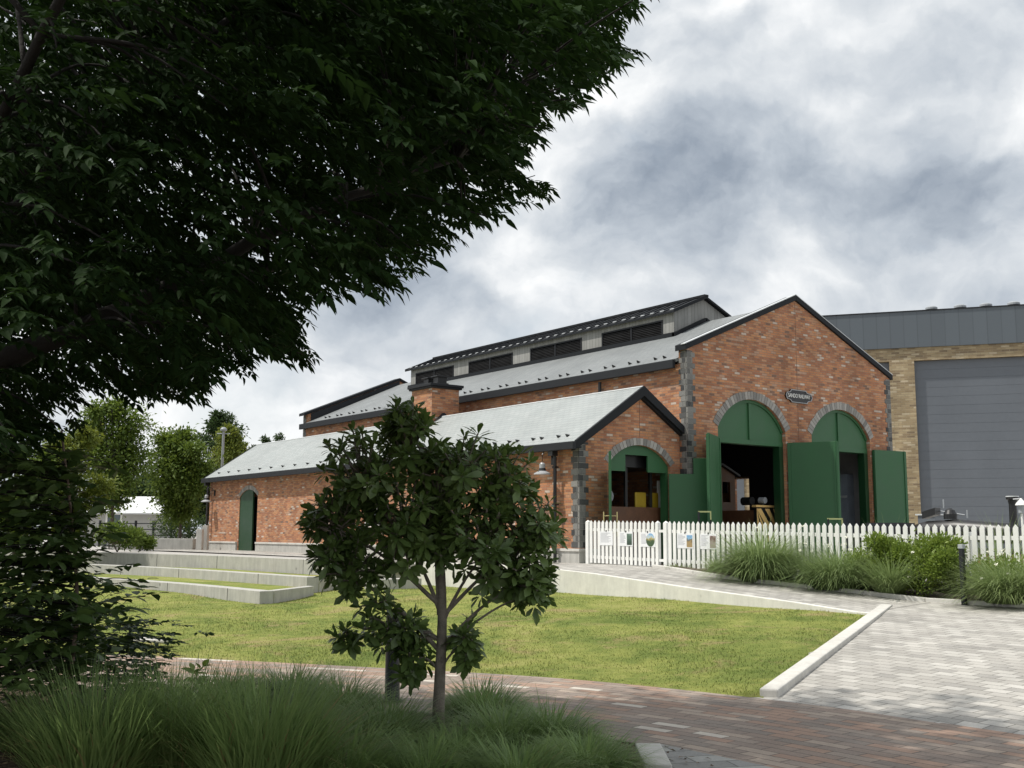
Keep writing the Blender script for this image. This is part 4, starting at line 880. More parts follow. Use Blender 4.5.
for i, (a, b, lab) in enumerate(NT_):
    zc = fz(a)+.62; t = thing('fence_notice', lab, 'notice', (FX-.03,(a+b)/2,zc), 'notices tied to the fence')
    x = FX-.024; MB().box(x-.006, x, b, a, zc-.165, zc+.165).build('notice_sheet', PAPER, t)
    m = MB()
    wide = .9 if i == 0 else .48
    for k in range(9):
        z = zc+.12-k*.026; y1 = a-.03; m.box(x-.0075, x-.0062, y1-(a-b)*wide*random.uniform(.55, .95)*(1 if i else .98), y1, z-.004, z+.004)
    m.build('text_lines', INK, t)
    if i == 2:
        m = MB(); yc = b+.15; m.prism([[(yc+.14*math.cos(q*PI/10), zc-.01+.15*math.sin(q*PI/10)) for q in range(20)]], YZ, x-.0078, x-.0062); m.build('printed_picture', PH[i], t)
    elif i: MB().box(x-.0078, x-.0062, b+.02, b+.19, zc-.14, zc+.12).build('printed_picture', PH[i], t)
    m = MB(); m.box(x-.014, x+.002, (a+b)/2-.012, (a+b)/2+.012, zc+.15, zc+.19); m.build('tie', BLACK, t)

# ================================================================== PLANTS BY THE FENCE
def clump(name, label, cat_, x, y, z, n, ln, spread, droop, mat, rad, wd=.008, flowers=0, group=None, tints=(0,1), segs=5, stiff=(.1,.9)):
    t = thing(name, label, cat_, (x, y, z), group)
    a = rng.uniform(0, 2*PI, n); r = rad*np.sqrt(rng.random(n)); base = np.stack([x+r*np.cos(a), y+r*np.sin(a), np.full(n, z)], 1)
    az = a+rng.normal(0, .5, n); lean = stiff[0]+(r/rad)*(stiff[1]-stiff[0])*spread*rng.uniform(.4, 1.2, n)
    L = ln*rng.uniform(.55, 1.12, n)
    V, F, k = blades(base, az, lean, L, wd*rng.uniform(.6, 1.3, n), droop*rng.uniform(.5, 1.4, n), segs)
    V[:, 2] = np.maximum(V[:, 2], z+.004)
    rawmesh('blades', V, F, np.repeat(tints[0]+(tints[1]-tints[0])*rng.random(n), k), mat, t)
    if mat is B_GRASS:
        q = rng.choice(n, n//14, replace=False); V, F, k = blades(base[q], az[q]+.3, lean[q]*1.15+.1, L[q]*.95, wd*rng.uniform(.6, 1.1, len(q)), droop*rng.uniform(.9, 1.9, len(q)), segs)
        V[:, 2] = np.maximum(V[:, 2], z+.006); rawmesh('dry_blades', V, F, np.repeat(rng.random(len(q)), k), B_STRAW, t)
    if flowers:
        m = MB(); sm = MB()
        for i in range(flowers):
            q = random.uniform(0, 2*PI); rr = ln*random.uniform(.25, .75)*spread; p = Vector((x+rr*math.cos(q), y+rr*math.sin(q), z+ln*random.uniform(.25, .85)))
            for j in range(9):
                d = Vector((random.gauss(0,1), random.gauss(0,1), random.gauss(0,1))).normalized()*.022; s = d.orthogonal().normalized()*.012
                m.add([p+d-s, p+d+s, p+d*.1+s*.4, p+d*1.6], [(0,1,3),(0,2,1)])
            sm.tube([(x+rr*.2*math.cos(q), y+rr*.2*math.sin(q), z), p], .003, 4)
        m.build('flower_heads', FLOWER, t, fixn=False); sm.build('flower_stems', B_FOUNT, t)
    return t
G2 = 'fountain grass clumps along the fence'
clump('fountain_grass', 'big arching blue green grass clump in front of the notices', 'grass clump', -4.25,-6.05,-.90, 3600, 1.42, 1.05, 1.55, B_FOUNT, .42, .015, 14, G2, (.1,.9))
clump('fountain_grass', 'grass clump left of the hedge with several white flowers', 'grass clump', -4.3,-7.85,-.97, 2800, 1.12, 1.05, 1.5, B_FOUNT, .46, .014, 14, G2, (.1,.8))
clump('fountain_grass', 'narrow upright grass clump growing inside the hedge', 'grass clump', -4.42,-9.0,-1.0, 1200, .95, .9, 1.2, B_FOUNT, .2, .013, 6, G2, (.3,1))
clump('fountain_grass', 'bright yellow green grass clump right of the dark post', 'grass clump', -4.42,-11.15,-1.04, 3000, 1.0, 1.05, 1.4, B_FOUNT, .36, .013, 12, G2, (.5,1.2))
clump('fountain_grass', 'grass clump cut off by the right edge of the photo', 'grass clump', -4.2,-12.0,-1.04, 2400, 1.1, 1.0, 1.3, B_FOUNT, .4, .013, 6, G2, (.3,1.1))
clump('weed_tuft', 'loose pale leaf tuft at the fence foot beside the big grass clump', 'plant', -3.85,-4.55,-.80, 420, .55, 1.0, 1.2, B_FOUNT, .22, .012, 10, None, (.5,1))
clump('weed_tuft', 'tiny green weeds at the fence foot right of the gate', 'plant', -3.74,-3.3,-.745, 160, .22, 1.0, 1.0, B_FOUNT, .3, .008, 0, None, (.5,1))
clump('tall_grass', 'thin tall grass behind the fence in front of the right door leaf', 'grass clump', 3.2,-3.8,-.8, 120, 1.45, .7, .7, B_FOUNT, .5, .010, 0, None, (.2,.8))
clump('tall_grass', 'green tall grass behind the fence below the black funnel', 'grass clump', -2.2,-9.8,-.83, 200, 1.35, .6, .7, B_FOUNT, .35, .010, 0, None, (.2,.8))
def shrubvolume(pts, rad, n, ln, wd, mat, name, parent, up=.4, tmin=0, tmax=1):
    pts = np.array(pts); i = rng.integers(0, len(pts), n); d = unit(rng.normal(0, 1, (n, 3))); rr = np.array(rad)[i][:, None]*np.exp(rng.normal(0, .18, (n, 1)))
    p = pts[i]+d*rr*(rng.random((n, 1))**.35)*np.array([1,1,.9]); dirs = unit(d+rng.normal(0, .5, (n, 3))+np.array([0,0,up])); nr = unit(rng.normal(0, .6, (n, 3))+np.array([0,0,1.]))
    V, F = leaves(p, dirs, nr, ln*rng.uniform(.6, 1.2, n), wd*rng.uniform(.7, 1.2, n))
    return rawmesh(name, V, F, np.repeat(rng.uniform(tmin, tmax, n), 5), mat, parent)
hd = thing('hedge_shrub', 'rounded leafy green shrub filling the middle of the fence bed', 'shrub', (-4.1,-9.2,-1.0))
pts = [(-4.05,-8.15,-.52),(-4.05,-8.8,-.42),(-4.1,-9.2,-.40),(-4.15,-9.6,-.42),(-4.2,-9.9,-.55),(-4.0,-9.4,-.24),(-4.0,-8.8,-.30),(-4.3,-9.55,-.72),(-4.25,-8.9,-.72)]
for k_ in range(14): pts.append((-4.1+random.uniform(-.3,.2), -9.15+random.uniform(-1.,.95), -.42+random.uniform(-.2,.30)))
shrubvolume(pts, [.30,.30,.32,.32,.30,.28,.26,.30,.30]+[.2]*14, 24000, .060, .030, L_HEDGE, 'foliage', hd, .5)
m = MB()
for p in pts[:7]: m.tube([(-4.1,-9.2+random.uniform(-.5,.5),-1.02), (p[0],p[1],p[2])], [.012,.005], 5)
m.build('stems', BARK, hd)
hd2 = thing('hedge_shrub', 'small leafy shrub behind the bright grass clump right of the dark post', 'shrub', (-4.0,-10.75,-1.0))
shrubvolume([(-3.98,-10.5,-.6),(-3.98,-10.9,-.58),(-3.95,-11.4,-.55)], [.26,.3,.3], 5000, .055, .026, L_HEDGE, 'foliage', hd2, .5)
post = thing('marker_post', 'slim dark grey post standing in the fence bed right of the hedge', 'post', (-4.70,-10.53,-1.12))
MB().box(-4.735,-4.665,-10.565,-10.495,-1.12,-.2).build('post_shaft', DARKM, post, bevel=.006); MB().box(-4.742,-4.658,-10.572,-10.488,-.198,-.13).build('post_cap', GALV, post, bevel=.006)

# ================================================================== GREY HALL
hall = thing('grey_hall', 'large hall of tan brick with a grey metal upper band and big grey door', 'building', (25.8,9.8,-.8))
D = Vector((.57,-.82,0)).normalized(); Nn = Vector((-.82,-.57,0)).normalized(); HB = Vector((25.82,9.82,0))
def H(a, z, n): return tuple(HB+D*a+Nn*n+Vector((0,0,z)))
hf = lambda a, b, d: H(a, b, d)
dz0, dz1 = -.8, 8.45; doors = [(-6.2,-1.13),(.02,13)]
out = [(-8.25,-.8)]
for a, b in doors: out += [(a,dz0),(a,dz1),(b,dz1),(b,dz0)]
out += [(15,-.8),(15,9.08),(-8.25,9.08)]
MB().prism([out], hf, -.5, 0).build('brick_wall', TANBRICK, hall)
for a, b in doors:
    m = MB(); n = 21
    for i in range(n):
        z0_ = dz0+(dz1-dz0)*i/n; z1_ = dz0+(dz1-dz0)*(i+1)/n-.012; m.prism([[(a,z0_),(b,z0_),(b,z1_),(a,z1_)]], hf, -.3, -.22)
    m.prism([[(a,dz0),(b,dz0),(b,dz1),(a,dz1)]], hf, -.4, -.302); m.prism([[(a+.01,dz0),(b-.01,dz0),(b-.01,dz1-.02),(a+.01,dz1-.02)]], hf, -.298, -.228); m.build('hall_door', GREYPANEL, hall)
MB().prism([[(-8.8,-.8),(-8.252,-.8),(-8.252,9.08),(-8.8,9.08)]], hf, -8, .05).build('corner_panel', GREYPANEL, hall)
MB().prism([[(-8.8,9.083),(15.2,9.083),(15.2,10.85),(-8.8,10.85)]], hf, -8, .12).build('metal_band', RIBGREY, hall)
MB().prism([[(-8.84,10.852),(15.2,10.852),(15.2,10.90),(-8.84,10.90)]], hf, -8.2, .16).build('roof_edge', DARKM, hall)
for a in (-.36,.95,2.26,3.42,4.65,5.9):
    m = MB(); c = H(a, 10.9, -.6); m.lathe(c, [(.16,0),(.16,.12),(.29,.13),(.29,.22),(.2,.28)], 16); m.build('roof_vent', GALV, hall) if a > 0 else None
for s, e in ((-8.25, -7.75), (14.5, 15.)): MB().prism([[(s,-.8),(e,-.8),(e,9.08),(s,9.08)]], hf, -20, -.502).build('end_wall', TANBRICK, hall)

# ================================================================== TREES
def limb(m, pts, r0, r1, n=8, jit=.04):
    pts = [np.array(p, float) for p in pts]; P = cat([tuple(p) for p in pts], 5) if len(pts) > 2 else np.array(pts)
    k = len(P); rr = [r0+(r1-r0)*(i/(k-1))**.8 for i in range(k)]
    P = P+rng.normal(0, jit, P.shape)*np.array(rr)[:, None]*4*np.minimum(1, np.arange(k)[:, None]); m.tube([tuple(p) for p in P], rr, n); return P
def cl(l, d, z): return CAM+RH*l+FH*d+np.array([0,0,z])

def inpoly(x, y, poly):
    c = np.zeros(len(x), bool); j = len(poly)-1
    for i in range(len(poly)):
        xi, yi = poly[i]; xj, yj = poly[j]
        c ^= ((yi > y) != (yj > y)) & (x < (xj-xi)*(y-yi)/(yj-yi+1e-9)+xi); j = i
    return c
def big_tree():
    base = cl(-4.3, 6.6, -1.6)
    t = thing('shade_tree', 'huge dark broad crowned tree overhanging the upper left of the photo', 'tree', tuple(base))
    crown = [(-900,-900),(720,-900),(668,-60),(650,4),(628,22),(606,40),(648,46),(640,60),(604,78),(580,98),(560,108),(548,128),(535,150),(518,166),(556,182),(548,194),(520,202),(498,214),(474,228),(452,244),(432,258),(408,280),(384,292),(350,292),(322,300),(300,312),(318,322),(300,332),(320,354),(318,366),(288,352),(262,356),(252,372),(214,372),(208,402),(170,398),(140,400),(110,396),(96,402),(92,424),(60,436),(20,452),(-60,470),(-900,520)]
    w = MB(); fork = base+np.array([0,0,2.0])
    limb(w, [base+np.array([0,0,-.1]), base+np.array([.05,.03,1.0]), fork], .26, .19, 12, .01)
    mains = []
    for a, e, L, r in ((0,.55,4.4,.10),(-.7,.75,4.2,.075),(.75,.6,4.4,.08),(1.7,.7,4.2,.08),(2.8,.7,4.2,.08),(-1.8,.6,4.2,.08),(.25,1.05,4.6,.08),(-2.6,.9,4.0,.08)):
        h = RH*math.cos(a)+FH*math.sin(a); p = [fork]
        for k in range(1, 5):
            f = k/4; p.append(fork+h*L*f*math.cos(e)*(1+.1*f)+np.array([0,0,L*math.sin(e)*(f-.18*f*f)])+rng.normal(0, .08, 3))
        keep = [p[0]]
        for a_, b_ in zip(p[:-1], p[1:]):
            bad = False
            for f_ in np.linspace(.1, 1, 10):
                q_ = a_+(b_-a_)*f_; x_, y_, z_ = proj(q_+h*.25)
                if z_ > .5 and not inpoly(np.array([x_]), np.array([y_+12]), crown)[0]: bad = True; break
            if bad:
                if f_ > .3: keep.append(a_+(b_-a_)*(f_-.2))
                break
            keep.append(b_)
        if len(keep) > 1: mains.append(limb(w, keep, r, .018, 8))
    nodes = np.concatenate([q[3:] for q in mains])
    pos = []; dirs = []; nrs = []; lens = []
    # flattened plates of twigs
    plates = 0; tries = 0
    while plates < 660 and tries < 30000:
        tries += 1
        l = rng.uniform(-7, 3.6); d = rng.uniform(2.6, 10.5); z = rng.uniform(-.1, 6.6)
        rho = math.hypot(l+4.3, d-6.6)
        if rho > 6.2: continue
        if z < .2+.16*max(0, rho-2.5) or z > 7.0-.3*rho: continue
        p = cl(l, d, z); x, y, dep = proj(p)
        if dep < 2.2: continue
        infr = -60 < x < 1100 and y > -60
        if not inpoly(np.array([x]), np.array([y]), crown)[0]: continue
        if dep < 5.0 or (not infr and rng.random() < .86): continue
        plates += 1
        out_ = np.array([*(p-base)[:2], 0.]); out_ = out_/(np.linalg.norm(out_)+1e-6); sidev = np.array([-out_[1], out_[0], 0])
        j = np.argmin(np.linalg.norm(nodes-p, axis=1)+2.*np.maximum(0, nodes[:, 2]-p[2]-.3)); s0 = nodes[j]
        if np.linalg.norm(s0-p) < 3.2: limb(w, [s0, (s0+p)/2+np.array([0,0,.12]), p], .015, .004, 5)
        for k in range(17):
            sp = p+out_*rng.normal(0, .34)+sidev*rng.normal(0, .38)+np.array([0,0,rng.normal(0,.07)]); sp[2] -= .18*max(0, (sp-p)@out_)
            td = unit(out_*rng.uniform(.4, 1.2)+sidev*rng.normal(0, .7)+np.array([0,0,rng.uniform(-.5, .1)])); TL = rng.uniform(.22, .42)
            e = sp+td*TL
            q = proj(e); q0 = proj(sp)
            if q[2] < 1.5: continue
            if not (inpoly(np.array([q[0], q0[0]]), np.array([q[1], q0[1]]), crown)).all(): continue
            n = 15; f = (np.arange(n)+.5)/n; sgn = np.where(np.arange(n) % 2, 1, -1)
            sv = np.cross(td, [0,0,1.]); sv /= np.linalg.norm(sv)+1e-6
            P = sp+td*TL*f[:, None]+np.array([0,0,-.06])*(f[:, None]**2)
            dd = td*.75+sv*sgn[:, None]*.75+np.array([0,0,-.35])+rng.normal(0, .18, (n, 3)); dd[-1] = td+np.array([0,0,-.5])
            pos.append(P); dirs.append(dd); nrs.append(np.array([0,0,1.])+rng.normal(0, .28, (n, 3))); lens.append(np.full(n, 1.)*rng.uniform(.07, .105, n))
    pos = np.concatenate(pos); dirs = np.concatenate(dirs); nrs = np.concatenate(nrs); lens = np.concatenate(lens)
    V, F = leaves8(pos, dirs, nrs, lens, lens*.40, (.26,.95), (.58,.72))
    print('big tree leaves', len(pos), 'plates', plates)
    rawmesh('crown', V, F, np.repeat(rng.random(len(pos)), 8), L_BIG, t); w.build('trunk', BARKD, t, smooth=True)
big_tree()

def rosette_tree():
    base = np.array([-16.3,-13.03,-1.6]); t = thing('leafy_young_tree', 'young tree with rosettes of glossy leaves on a bare grey trunk in the grasses', 'tree', tuple(base))
    cb = proj(base); dep = cb[2]; S = dep/FPX            # metres per pixel at the tree
    def at(px, py, off=0.): return base+RH*(px-437)*S+np.array([0,0,(740-py)*S*1.0])+FH*off
    w = MB(); limb(w, [base+np.array([0,0,-.05]), at(438,690), at(440,620), at(438,560), at(436,500), at(430,440)], .056, .018, 12, .006)
    tips = []
    def br(p, q, r=.02, mid=.12):
        P = limb(w, [p, (p+q)/2+np.array([0,0,mid]), q], r, .007, 6, .02); return P
    # crown: lobes as seen, each lobe a real ellipsoid of twig tips
    lobes = [(405,440,40,42,.30),(355,470,46,46,.36),(330,515,38,44,.32),(345,565,40,34,.30),(400,520,55,60,.45),(455,470,48,44,.40),(500,480,44,40,.36),(480,540,58,55,.42),(525,530,38,48,.32),(515,575,40,32,.30),(430,525,40,40,.40),(372,603,22,14,.2),(388,625,36,22,.22),(410,652,20,26,.18),(345,637,13,10,.10),(464,640,13,28,.2),(540,582,22,18,.2),(400,415,24,16,.18)]
    cnt = [int(k*1.8) for k in (22,24,20,18,34,26,22,34,18,16,20,4,12,10,4,9,7,6)]
    for (x, y, a, b, dd), n in zip(lobes, cnt):
        hub = at(x, y+b*.3); st = at(437, min(y+90, 650)) if y < 600 else at(438, 640 if y < 640 else 670)
        br(st, hub, .022 if a > 30 else .013, .05)
        for i in range(n):
            v = unit(rng.normal(0, 1, 3)); rr = rng.random()**.30*rng.uniform(.8, 1.15)
            q = at(x+v[0]*a*rr, y-v[2]*b*rr, v[1]*dd*rr); tips.append((q, hub))
    pos = []; di = []; nr = []; ln = []; tn = []
    for q, hub in tips:
        ax = unit(unit(q-hub)*.8+np.array([0,0,.75])+rng.normal(0, .22, 3)); br(hub+(q-hub)*.25+rng.normal(0,.02,3), q, .007, .01)
        a = unit(np.cross(ax, [0.3,.2,.9])); b = np.cross(ax, a); n = int(rng.integers(13, 19)); L = rng.uniform(.125, .17); ti = rng.uniform(0, .7)
        for k in range(n):
            ang = k*2.39996+rng.normal(0, .15); f = k/n; el = 1.15-1.45*f+rng.normal(0, .26)     # inner leaves upright, outer ones spreading
            h = a*math.cos(ang)+b*math.sin(ang); d = h*math.cos(el)+ax*math.sin(el)+np.array([0,0,-.12-.3*f])
            pos.append(q-ax*.06*f+h*.008); di.append(d); nr.append(ax*1.0+h*-.35+rng.normal(0, .1, 3)); ln.append(L*rng.uniform(.55, 1.12)*(.75+.25*f)); tn.append(min(1.3, ti+rng.uniform(0, .4)+(.5 if rng.random() < .04 else 0)))
    ln = np.array(ln); V, F = leaves8(pos, di, nr, ln, ln*.38, (.34,.66), (.72,1.), .10, .10)
    rawmesh('crown', V, F, np.repeat(tn, 8), L_ROS, t); w.build('trunk', BARKG, t, smooth=True); print('rosette leaves', len(ln))
rosette_tree()

def twig_tree(name, label, cat_, base, tips_fn, n, leafL, leafW, mat, bark, trunk, k=9, tw=.28, r0=.018, drop=-.2, lo=.3):
    t = thing(name, label, cat_, tuple(base)); w = MB(); wb = MB(); T = limb(w, trunk, r0, r0*.35, 8, .03)
    pos = []; di = []; nr = []; ln = []
    for i in range(n):
        q = tips_fn(i); j = np.argmin(np.linalg.norm(T-q, axis=1)+.5*np.maximum(0, T[:, 2]-q[2])); s = T[j]; v = unit(q-s+np.array([0,0,.05]))
        if i % 5 == 0: limb(wb, [s, (s+q)/2+np.array([0,0,.05]), q], r0*.22, .002, 4)
        sv = unit(np.cross(v, [0,0,1.])+1e-6); f = (np.arange(k)+.5)/k; sg = np.where(np.arange(k) % 2, 1, -1)
        P = q-v*tw*(1-f[:, None])+np.array([0,0,-.03])*f[:, None]**2; d = v*.7+sv*sg[:, None]*.8+np.array([0,0,drop])+rng.normal(0, .22, (k, 3)); d[-1] = v+np.array([0,0,-.1])
        pos.append(P); di.append(d); nr.append(np.array([0,0,1.])+rng.normal(0, .35, (k, 3))); ln.append(leafL*rng.uniform(.65, 1.15, k))
    pos, di, nr, ln = map(np.concatenate, (pos, di, nr, ln)); V, F = leaves8(pos, di, nr, ln, ln*leafW, (.28,.88), (.62,.86), .10)
    rawmesh('crown', V, F, np.repeat(rng.random(len(ln)), 8), mat, t); w.build('trunk', bark, t, smooth=True); wb.build('branches', BARKD, t, smooth=True); return t
# sapling with broad pointed leaves on the left
sb = cl(-3.05, 7.6, -1.6)
def sap(i):
    S = 7.6/FPX
    while True:
        x = rng.uniform(-160, 172); y = rng.uniform(442, 668); edge = np.interp(y, [440,500,540,575,600,625,670], [62,96,112,168,165,122,108])
        if x < edge and rng.random() < (.95 if x < 100 else .45): return cl((x-512)*S, 7.6+rng.normal(0, .5), (532-y)*S)
twig_tree('dark_sapling', 'dark sapling with broad pointed leaves and a thin pinkish trunk at the left edge', 'tree', sb, sap, 720, .135, .46, L_SAP, BARKP, [sb, sb+np.array([.05,.02,.5]), sb+np.array([.08,.02,1.1]), sb+np.array([.0,.0,1.7]), sb+np.array([-.1,0,2.3])], 8, .38, .022)
sb2 = cl(-3.6, 8.8, -1.6)
def sh(i):
    S = 8.8/FPX; x = rng.uniform(-120, 175); y = 705-rng.random()**.8*118*(1-.35*max(0, (x-90)/90)); return cl((x-512)*S, 8.8+rng.normal(0, .35), (532-y)*S)
twig_tree('low_shrub', 'low dense dark shrub with small leaves under the sapling', 'shrub', sb2, sh, 900, .07, .52, L_SHR, BARK, [sb2, sb2+np.array([.1,.1,.4]), sb2+np.array([.15,.1,.75])], 9, .16, .02)
sb3 = cl(-2.83, 10.1, -1.6)
def wd_(i): return sb3+np.array([rng.normal(0,.05), rng.normal(0,.05), rng.uniform(.28,.45)])
twig_tree('weed_sprout', 'single pale green weed sprout standing in the dark grasses', 'plant', sb3, wd_, 6, .12, .5, L_HEDGE, BARK, [sb3, sb3+np.array([0,.01,.3]), sb3+np.array([.01,.0,.55])], 4, .1, .005)

# background trees
def far_tree(name, label, px, D_, ytop, ybot, ytr, wpx, mat, n, leaf=.16, lobes=9, group='trees behind the terrace', shape=1.):
    f = np.array(fwd); r = np.array(rgt); u = np.array(upv)
    def at(x, y, off=0): return CAM+(f+r*((x-512)/FPX)-u*((y-384)/FPX))*D_+FH*off
    S = D_/FPX; b = at(px, ytr); b[2] = -.85; t = thing(name, label, 'tree', tuple(b), group)
    w = MB(); top = at(px, ytop+10); mid = at(px, (ytop+ybot)/2); limb(w, [b, (b+mid)/2+np.array([.05,0,0]), mid, top], max(.07, wpx*S*.03), .02, 8, .02)
    P = []; R = []
    hh = ybot-ytop
    for i in range(lobes):
        q = (i+.5)/lobes; half = wpx/2*(math.sin(PI*min(1, q*.92+.12))**.8)*shape
        x = px+rng.uniform(-1, 1)*half*.75; y = ytop+hh*(.06+.9*q); o = rng.uniform(-1, 1)*half*S*.7
        P.append(at(x, y, o)); R.append(S*wpx*rng.uniform(.16, .27)*(0.7 if q < .15 else 1)); limb(w, [mid+(b-mid)*.2, (mid+P[-1])/2, P[-1]], .03, .01, 5)
    n = int(n*1.8); P = np.array(P); R = np.array(R); i = rng.integers(0, lobes, n); d = unit(rng.normal(0, 1, (n, 3))); rad = R[i][:, None]*(rng.random((n, 1))**.5)*np.exp(rng.normal(0, .28, (n, 1)))
    p = P[i]+d*rad*np.array([1,1,.75]); dirs = unit(d+rng.normal(0, .6, (n, 3))); nr = unit(rng.normal(0, .5, (n, 3))+np.array([0,0,1.]))
    V, F = leaves(p, dirs, nr, leaf*rng.uniform(.6, 1.3, n), leaf*.55*rng.uniform(.7, 1.2, n)); rawmesh('crown', V, F, np.repeat(rng.random(n), 5), mat, t); w.build('trunk', BARK, t, smooth=True)
far_tree('broadleaf_tree', 'tall light green tree standing left of the white roofed house', 112, 47, 398, 505, 528, 84, L_FAR, 8000, .19, 30)
far_tree('broadleaf_tree', 'medium green rounded tree right of the white roofed house', 180, 50, 430, 518, 535, 72, L_FAR, 9500, .19, 26)
far_tree('broadleaf_tree', 'tall slim tree behind the lamp post beside the annex roof', 222, 66, 408, 500, 530, 50, L_FARD, 4500, .22, 22)
far_tree('broadleaf_tree', 'yellowish tree just left of the annex roof end behind the lamp post', 232, 57, 424, 515, 530, 48, L_FARY, 5000, .20, 20)
far_tree('broadleaf_tree', 'small thin treetop showing above the annex roof ridge', 262, 72, 434, 490, 530, 26, L_FARD, 900, .22, 14)
far_tree('broadleaf_tree', 'small treetop above the annex roof beside the shed eaves', 278, 76, 431, 490, 530, 22, L_FARD, 800, .22, 14)
far_tree('broadleaf_tree', 'yellow green tree glimpsed between the sapling leaves at the left', 70, 36, 428, 535, 540, 80, L_FARY, 6500, .15, 14)
far_tree('broadleaf_tree', 'dark green tree filling the gap at the far left edge', 15, 34, 440, 540, 542, 80, L_FAR, 6000, .15, 14)
far_tree('broadleaf_tree', 'dark distant tree behind the white roofed house', 150, 80, 478, 500, 530, 50, L_FARD, 4000, .24, 10)
far_tree('broadleaf_tree', 'dark tree between the annex corner and the rounded tree', 203, 54, 470, 520, 532, 40, L_FARD, 4000, .2, 8)
for i, (x, y, D_, wdt, lab, mt) in enumerate(((118,536,40,36,'light green bush behind the low block wall in front of the house',L_FAR),(140,541,42,22,'leafy bush beside the block wall right of the lighter bush',L_FAR),(180,530,52,44,'brownish low bush behind the concrete block by the rails',L_FARD))):
    f = np.array(fwd); q = CAM+(f+np.array(rgt)*((x-512)/FPX)-np.array(upv)*((y-384)/FPX))*D_; t = thing('garden_bush', lab, 'bush', (q[0], q[1], -.7), 'bushes behind the terrace')
    S = D_/FPX; shrubvolume([q+RH*wdt*S*k+np.array([0,0,rng.uniform(-.1,.25)]) for k in (-.35,-.1,.15,.38)], [wdt*S*.3]*4, 2200, .13, .07, mt, 'foliage', t)
    m = MB()
    for k in range(5): m.tube([(q[0],q[1],-.72), tuple(q+rng.normal(0,.3,3))], [.02,.008], 5)
    m.build('stems', BARK, t)

# ================================================================== LEFT BACKGROUND
def pxp(x, y, D_): return CAM+(np.array(fwd)+np.array(rgt)*((x-512)/FPX)-np.array(upv)*((y-384)/FPX))*D_
h = thing('white_roofed_house', 'small pale house with a white sheet roof between the background trees', 'house', (-2.9,41.4,-.7))
hx = Vector((.74,-.52,0)).normalized(); hy = Vector((.52,.74,0)).normalized(); hb = Vector((-4.6,42.4,0))
def HP(a, z, d): return tuple(hb+hx*a+hy*d+Vector((0,0,z)))
HL = 5.0
wl = MB(); wl.prism([[(0,-.8),(HL,-.8),(HL,1.05),(0,1.05)]], lambda a, b, d: HP(a, b, d), 0, .15); wl.prism([[(0.16,-.8),(4,-.8),(4,1.05),(2.1,1.75),(0.16,1.05)]], lambda a, b, d: HP(HL-d, b, a), 0.001, .15); wl.prism([[(0.16,-.8),(4,-.8),(4,1.05),(2.1,1.75),(0.16,1.05)]], lambda a, b, d: HP(d, b, a), 0.001, .15)
wl.build('house_wall', SIDING, h)
rf = MB(); rf.prism([[(-.45,.98),(2.05,1.95),(2.05,2.02),(-.45,1.06)]], lambda a, b, d: HP(d, b, a), -.4, HL+.4); rf.prism([[(4.5,.98),(2.052,1.95),(2.052,2.02),(4.5,1.06)]], lambda a, b, d: HP(d, b, a), -.4, HL+.4); rf.build('house_roof', ROOFWH, h)
w = MB().prism([[(2.2,.2),(2.9,.2),(2.9,.95),(2.2,.95)]], lambda a, b, d: HP(a, b, d), -.02, -.002).build('window', GLASS, h)
MB().prism([[(2.1,.1),(3.0,.1),(3.0,1.0),(2.1,1.0)],[(2.2,.2),(2.9,.2),(2.9,.95),(2.2,.95)]], lambda a, b, d: HP(a, b, d), -.05, -.003).build('window_frame', WHITE, w)
a = pxp(222, 470, 50); t = thing('street_lamp', 'tall street lamp pole rising behind the left end of the annex roof', 'street lamp', (a[0], a[1], -.7))
tp = pxp(222, 431, 50); m = MB().tube([(a[0],a[1],-.7), (a[0],a[1],tp[2])], [.075,.055], 10); m.build('pole', GALV, t)
m = MB(); m.lathe((a[0],a[1],tp[2]), [(.06,0),(.14,.03),(.15,.10),(.11,.17),(.05,.2)], 14); m.build('lamp_head', GALV, t); m = MB().tube([tuple(np.array([a[0],a[1],tp[2]-.1])-RH*.3), tuple(np.array([a[0],a[1],tp[2]-.1])+RH*.3)], .025, 6); m.build('cross_arm', GALV, t)
def obx(name, x0, x1, ytop, D_, dep, mat, label, cat_, zb=-.7):
    a = pxp(x0, ytop, D_); b = pxp(x1, ytop, D_); c = (a+b)/2; ht = a[2]; m = MB().obox((c[0],c[1],(ht+zb)/2), tuple((b-a)*np.array([.5,.5,0])), tuple(FH*dep/2), (0,0,(ht-zb)/2)); o = m.build(name, mat, None, bevel=.015); tag(o, label, cat_); return o
obx('concrete_block', 157, 195, 538.5, 45, .6, CONC, 'long concrete block on the terrace left of the pillars', 'block')
obx('concrete_pillar', 197.5, 203.2, 529, 44, .3, CONCL, 'left one of two pale concrete pillars by the annex corner', 'pillar')
obx('concrete_pillar', 203.6, 208.6, 525.5, 44.6, .3, CONCL, 'taller right one of two pale concrete pillars by the annex corner', 'pillar')
t = thing('block_bench', 'low block wall with a brown wooden bench top left of the concrete block', 'bench', tuple(pxp(137,545,45)*np.array([1,1,0])+np.array([0,0,-.7])))
a, b = pxp(112,544,45), pxp(156,544,45); c = (a+b)/2
MB().obox((c[0],c[1],(-.7+c[2])/2), tuple((b-a)*np.array([.5,.5,0])), tuple(FH*.25), (0,0,(c[2]+.7)/2)).build('bench_base', CONC, t); MB().obox((c[0],c[1],c[2]+.045), tuple((b-a)*np.array([.5,.5,0])*1.0), tuple(FH*.28), (0,0,.04)).build('bench_top', BROWNW, t)
t = thing('rail_fence', 'dark horizontal rail fence below the trees beside the annex corner', 'fence', tuple(pxp(185,540,56)*np.array([1,1,0])+np.array([0,0,-.7])))
a, b = pxp(100,526,56), pxp(207,526,56)
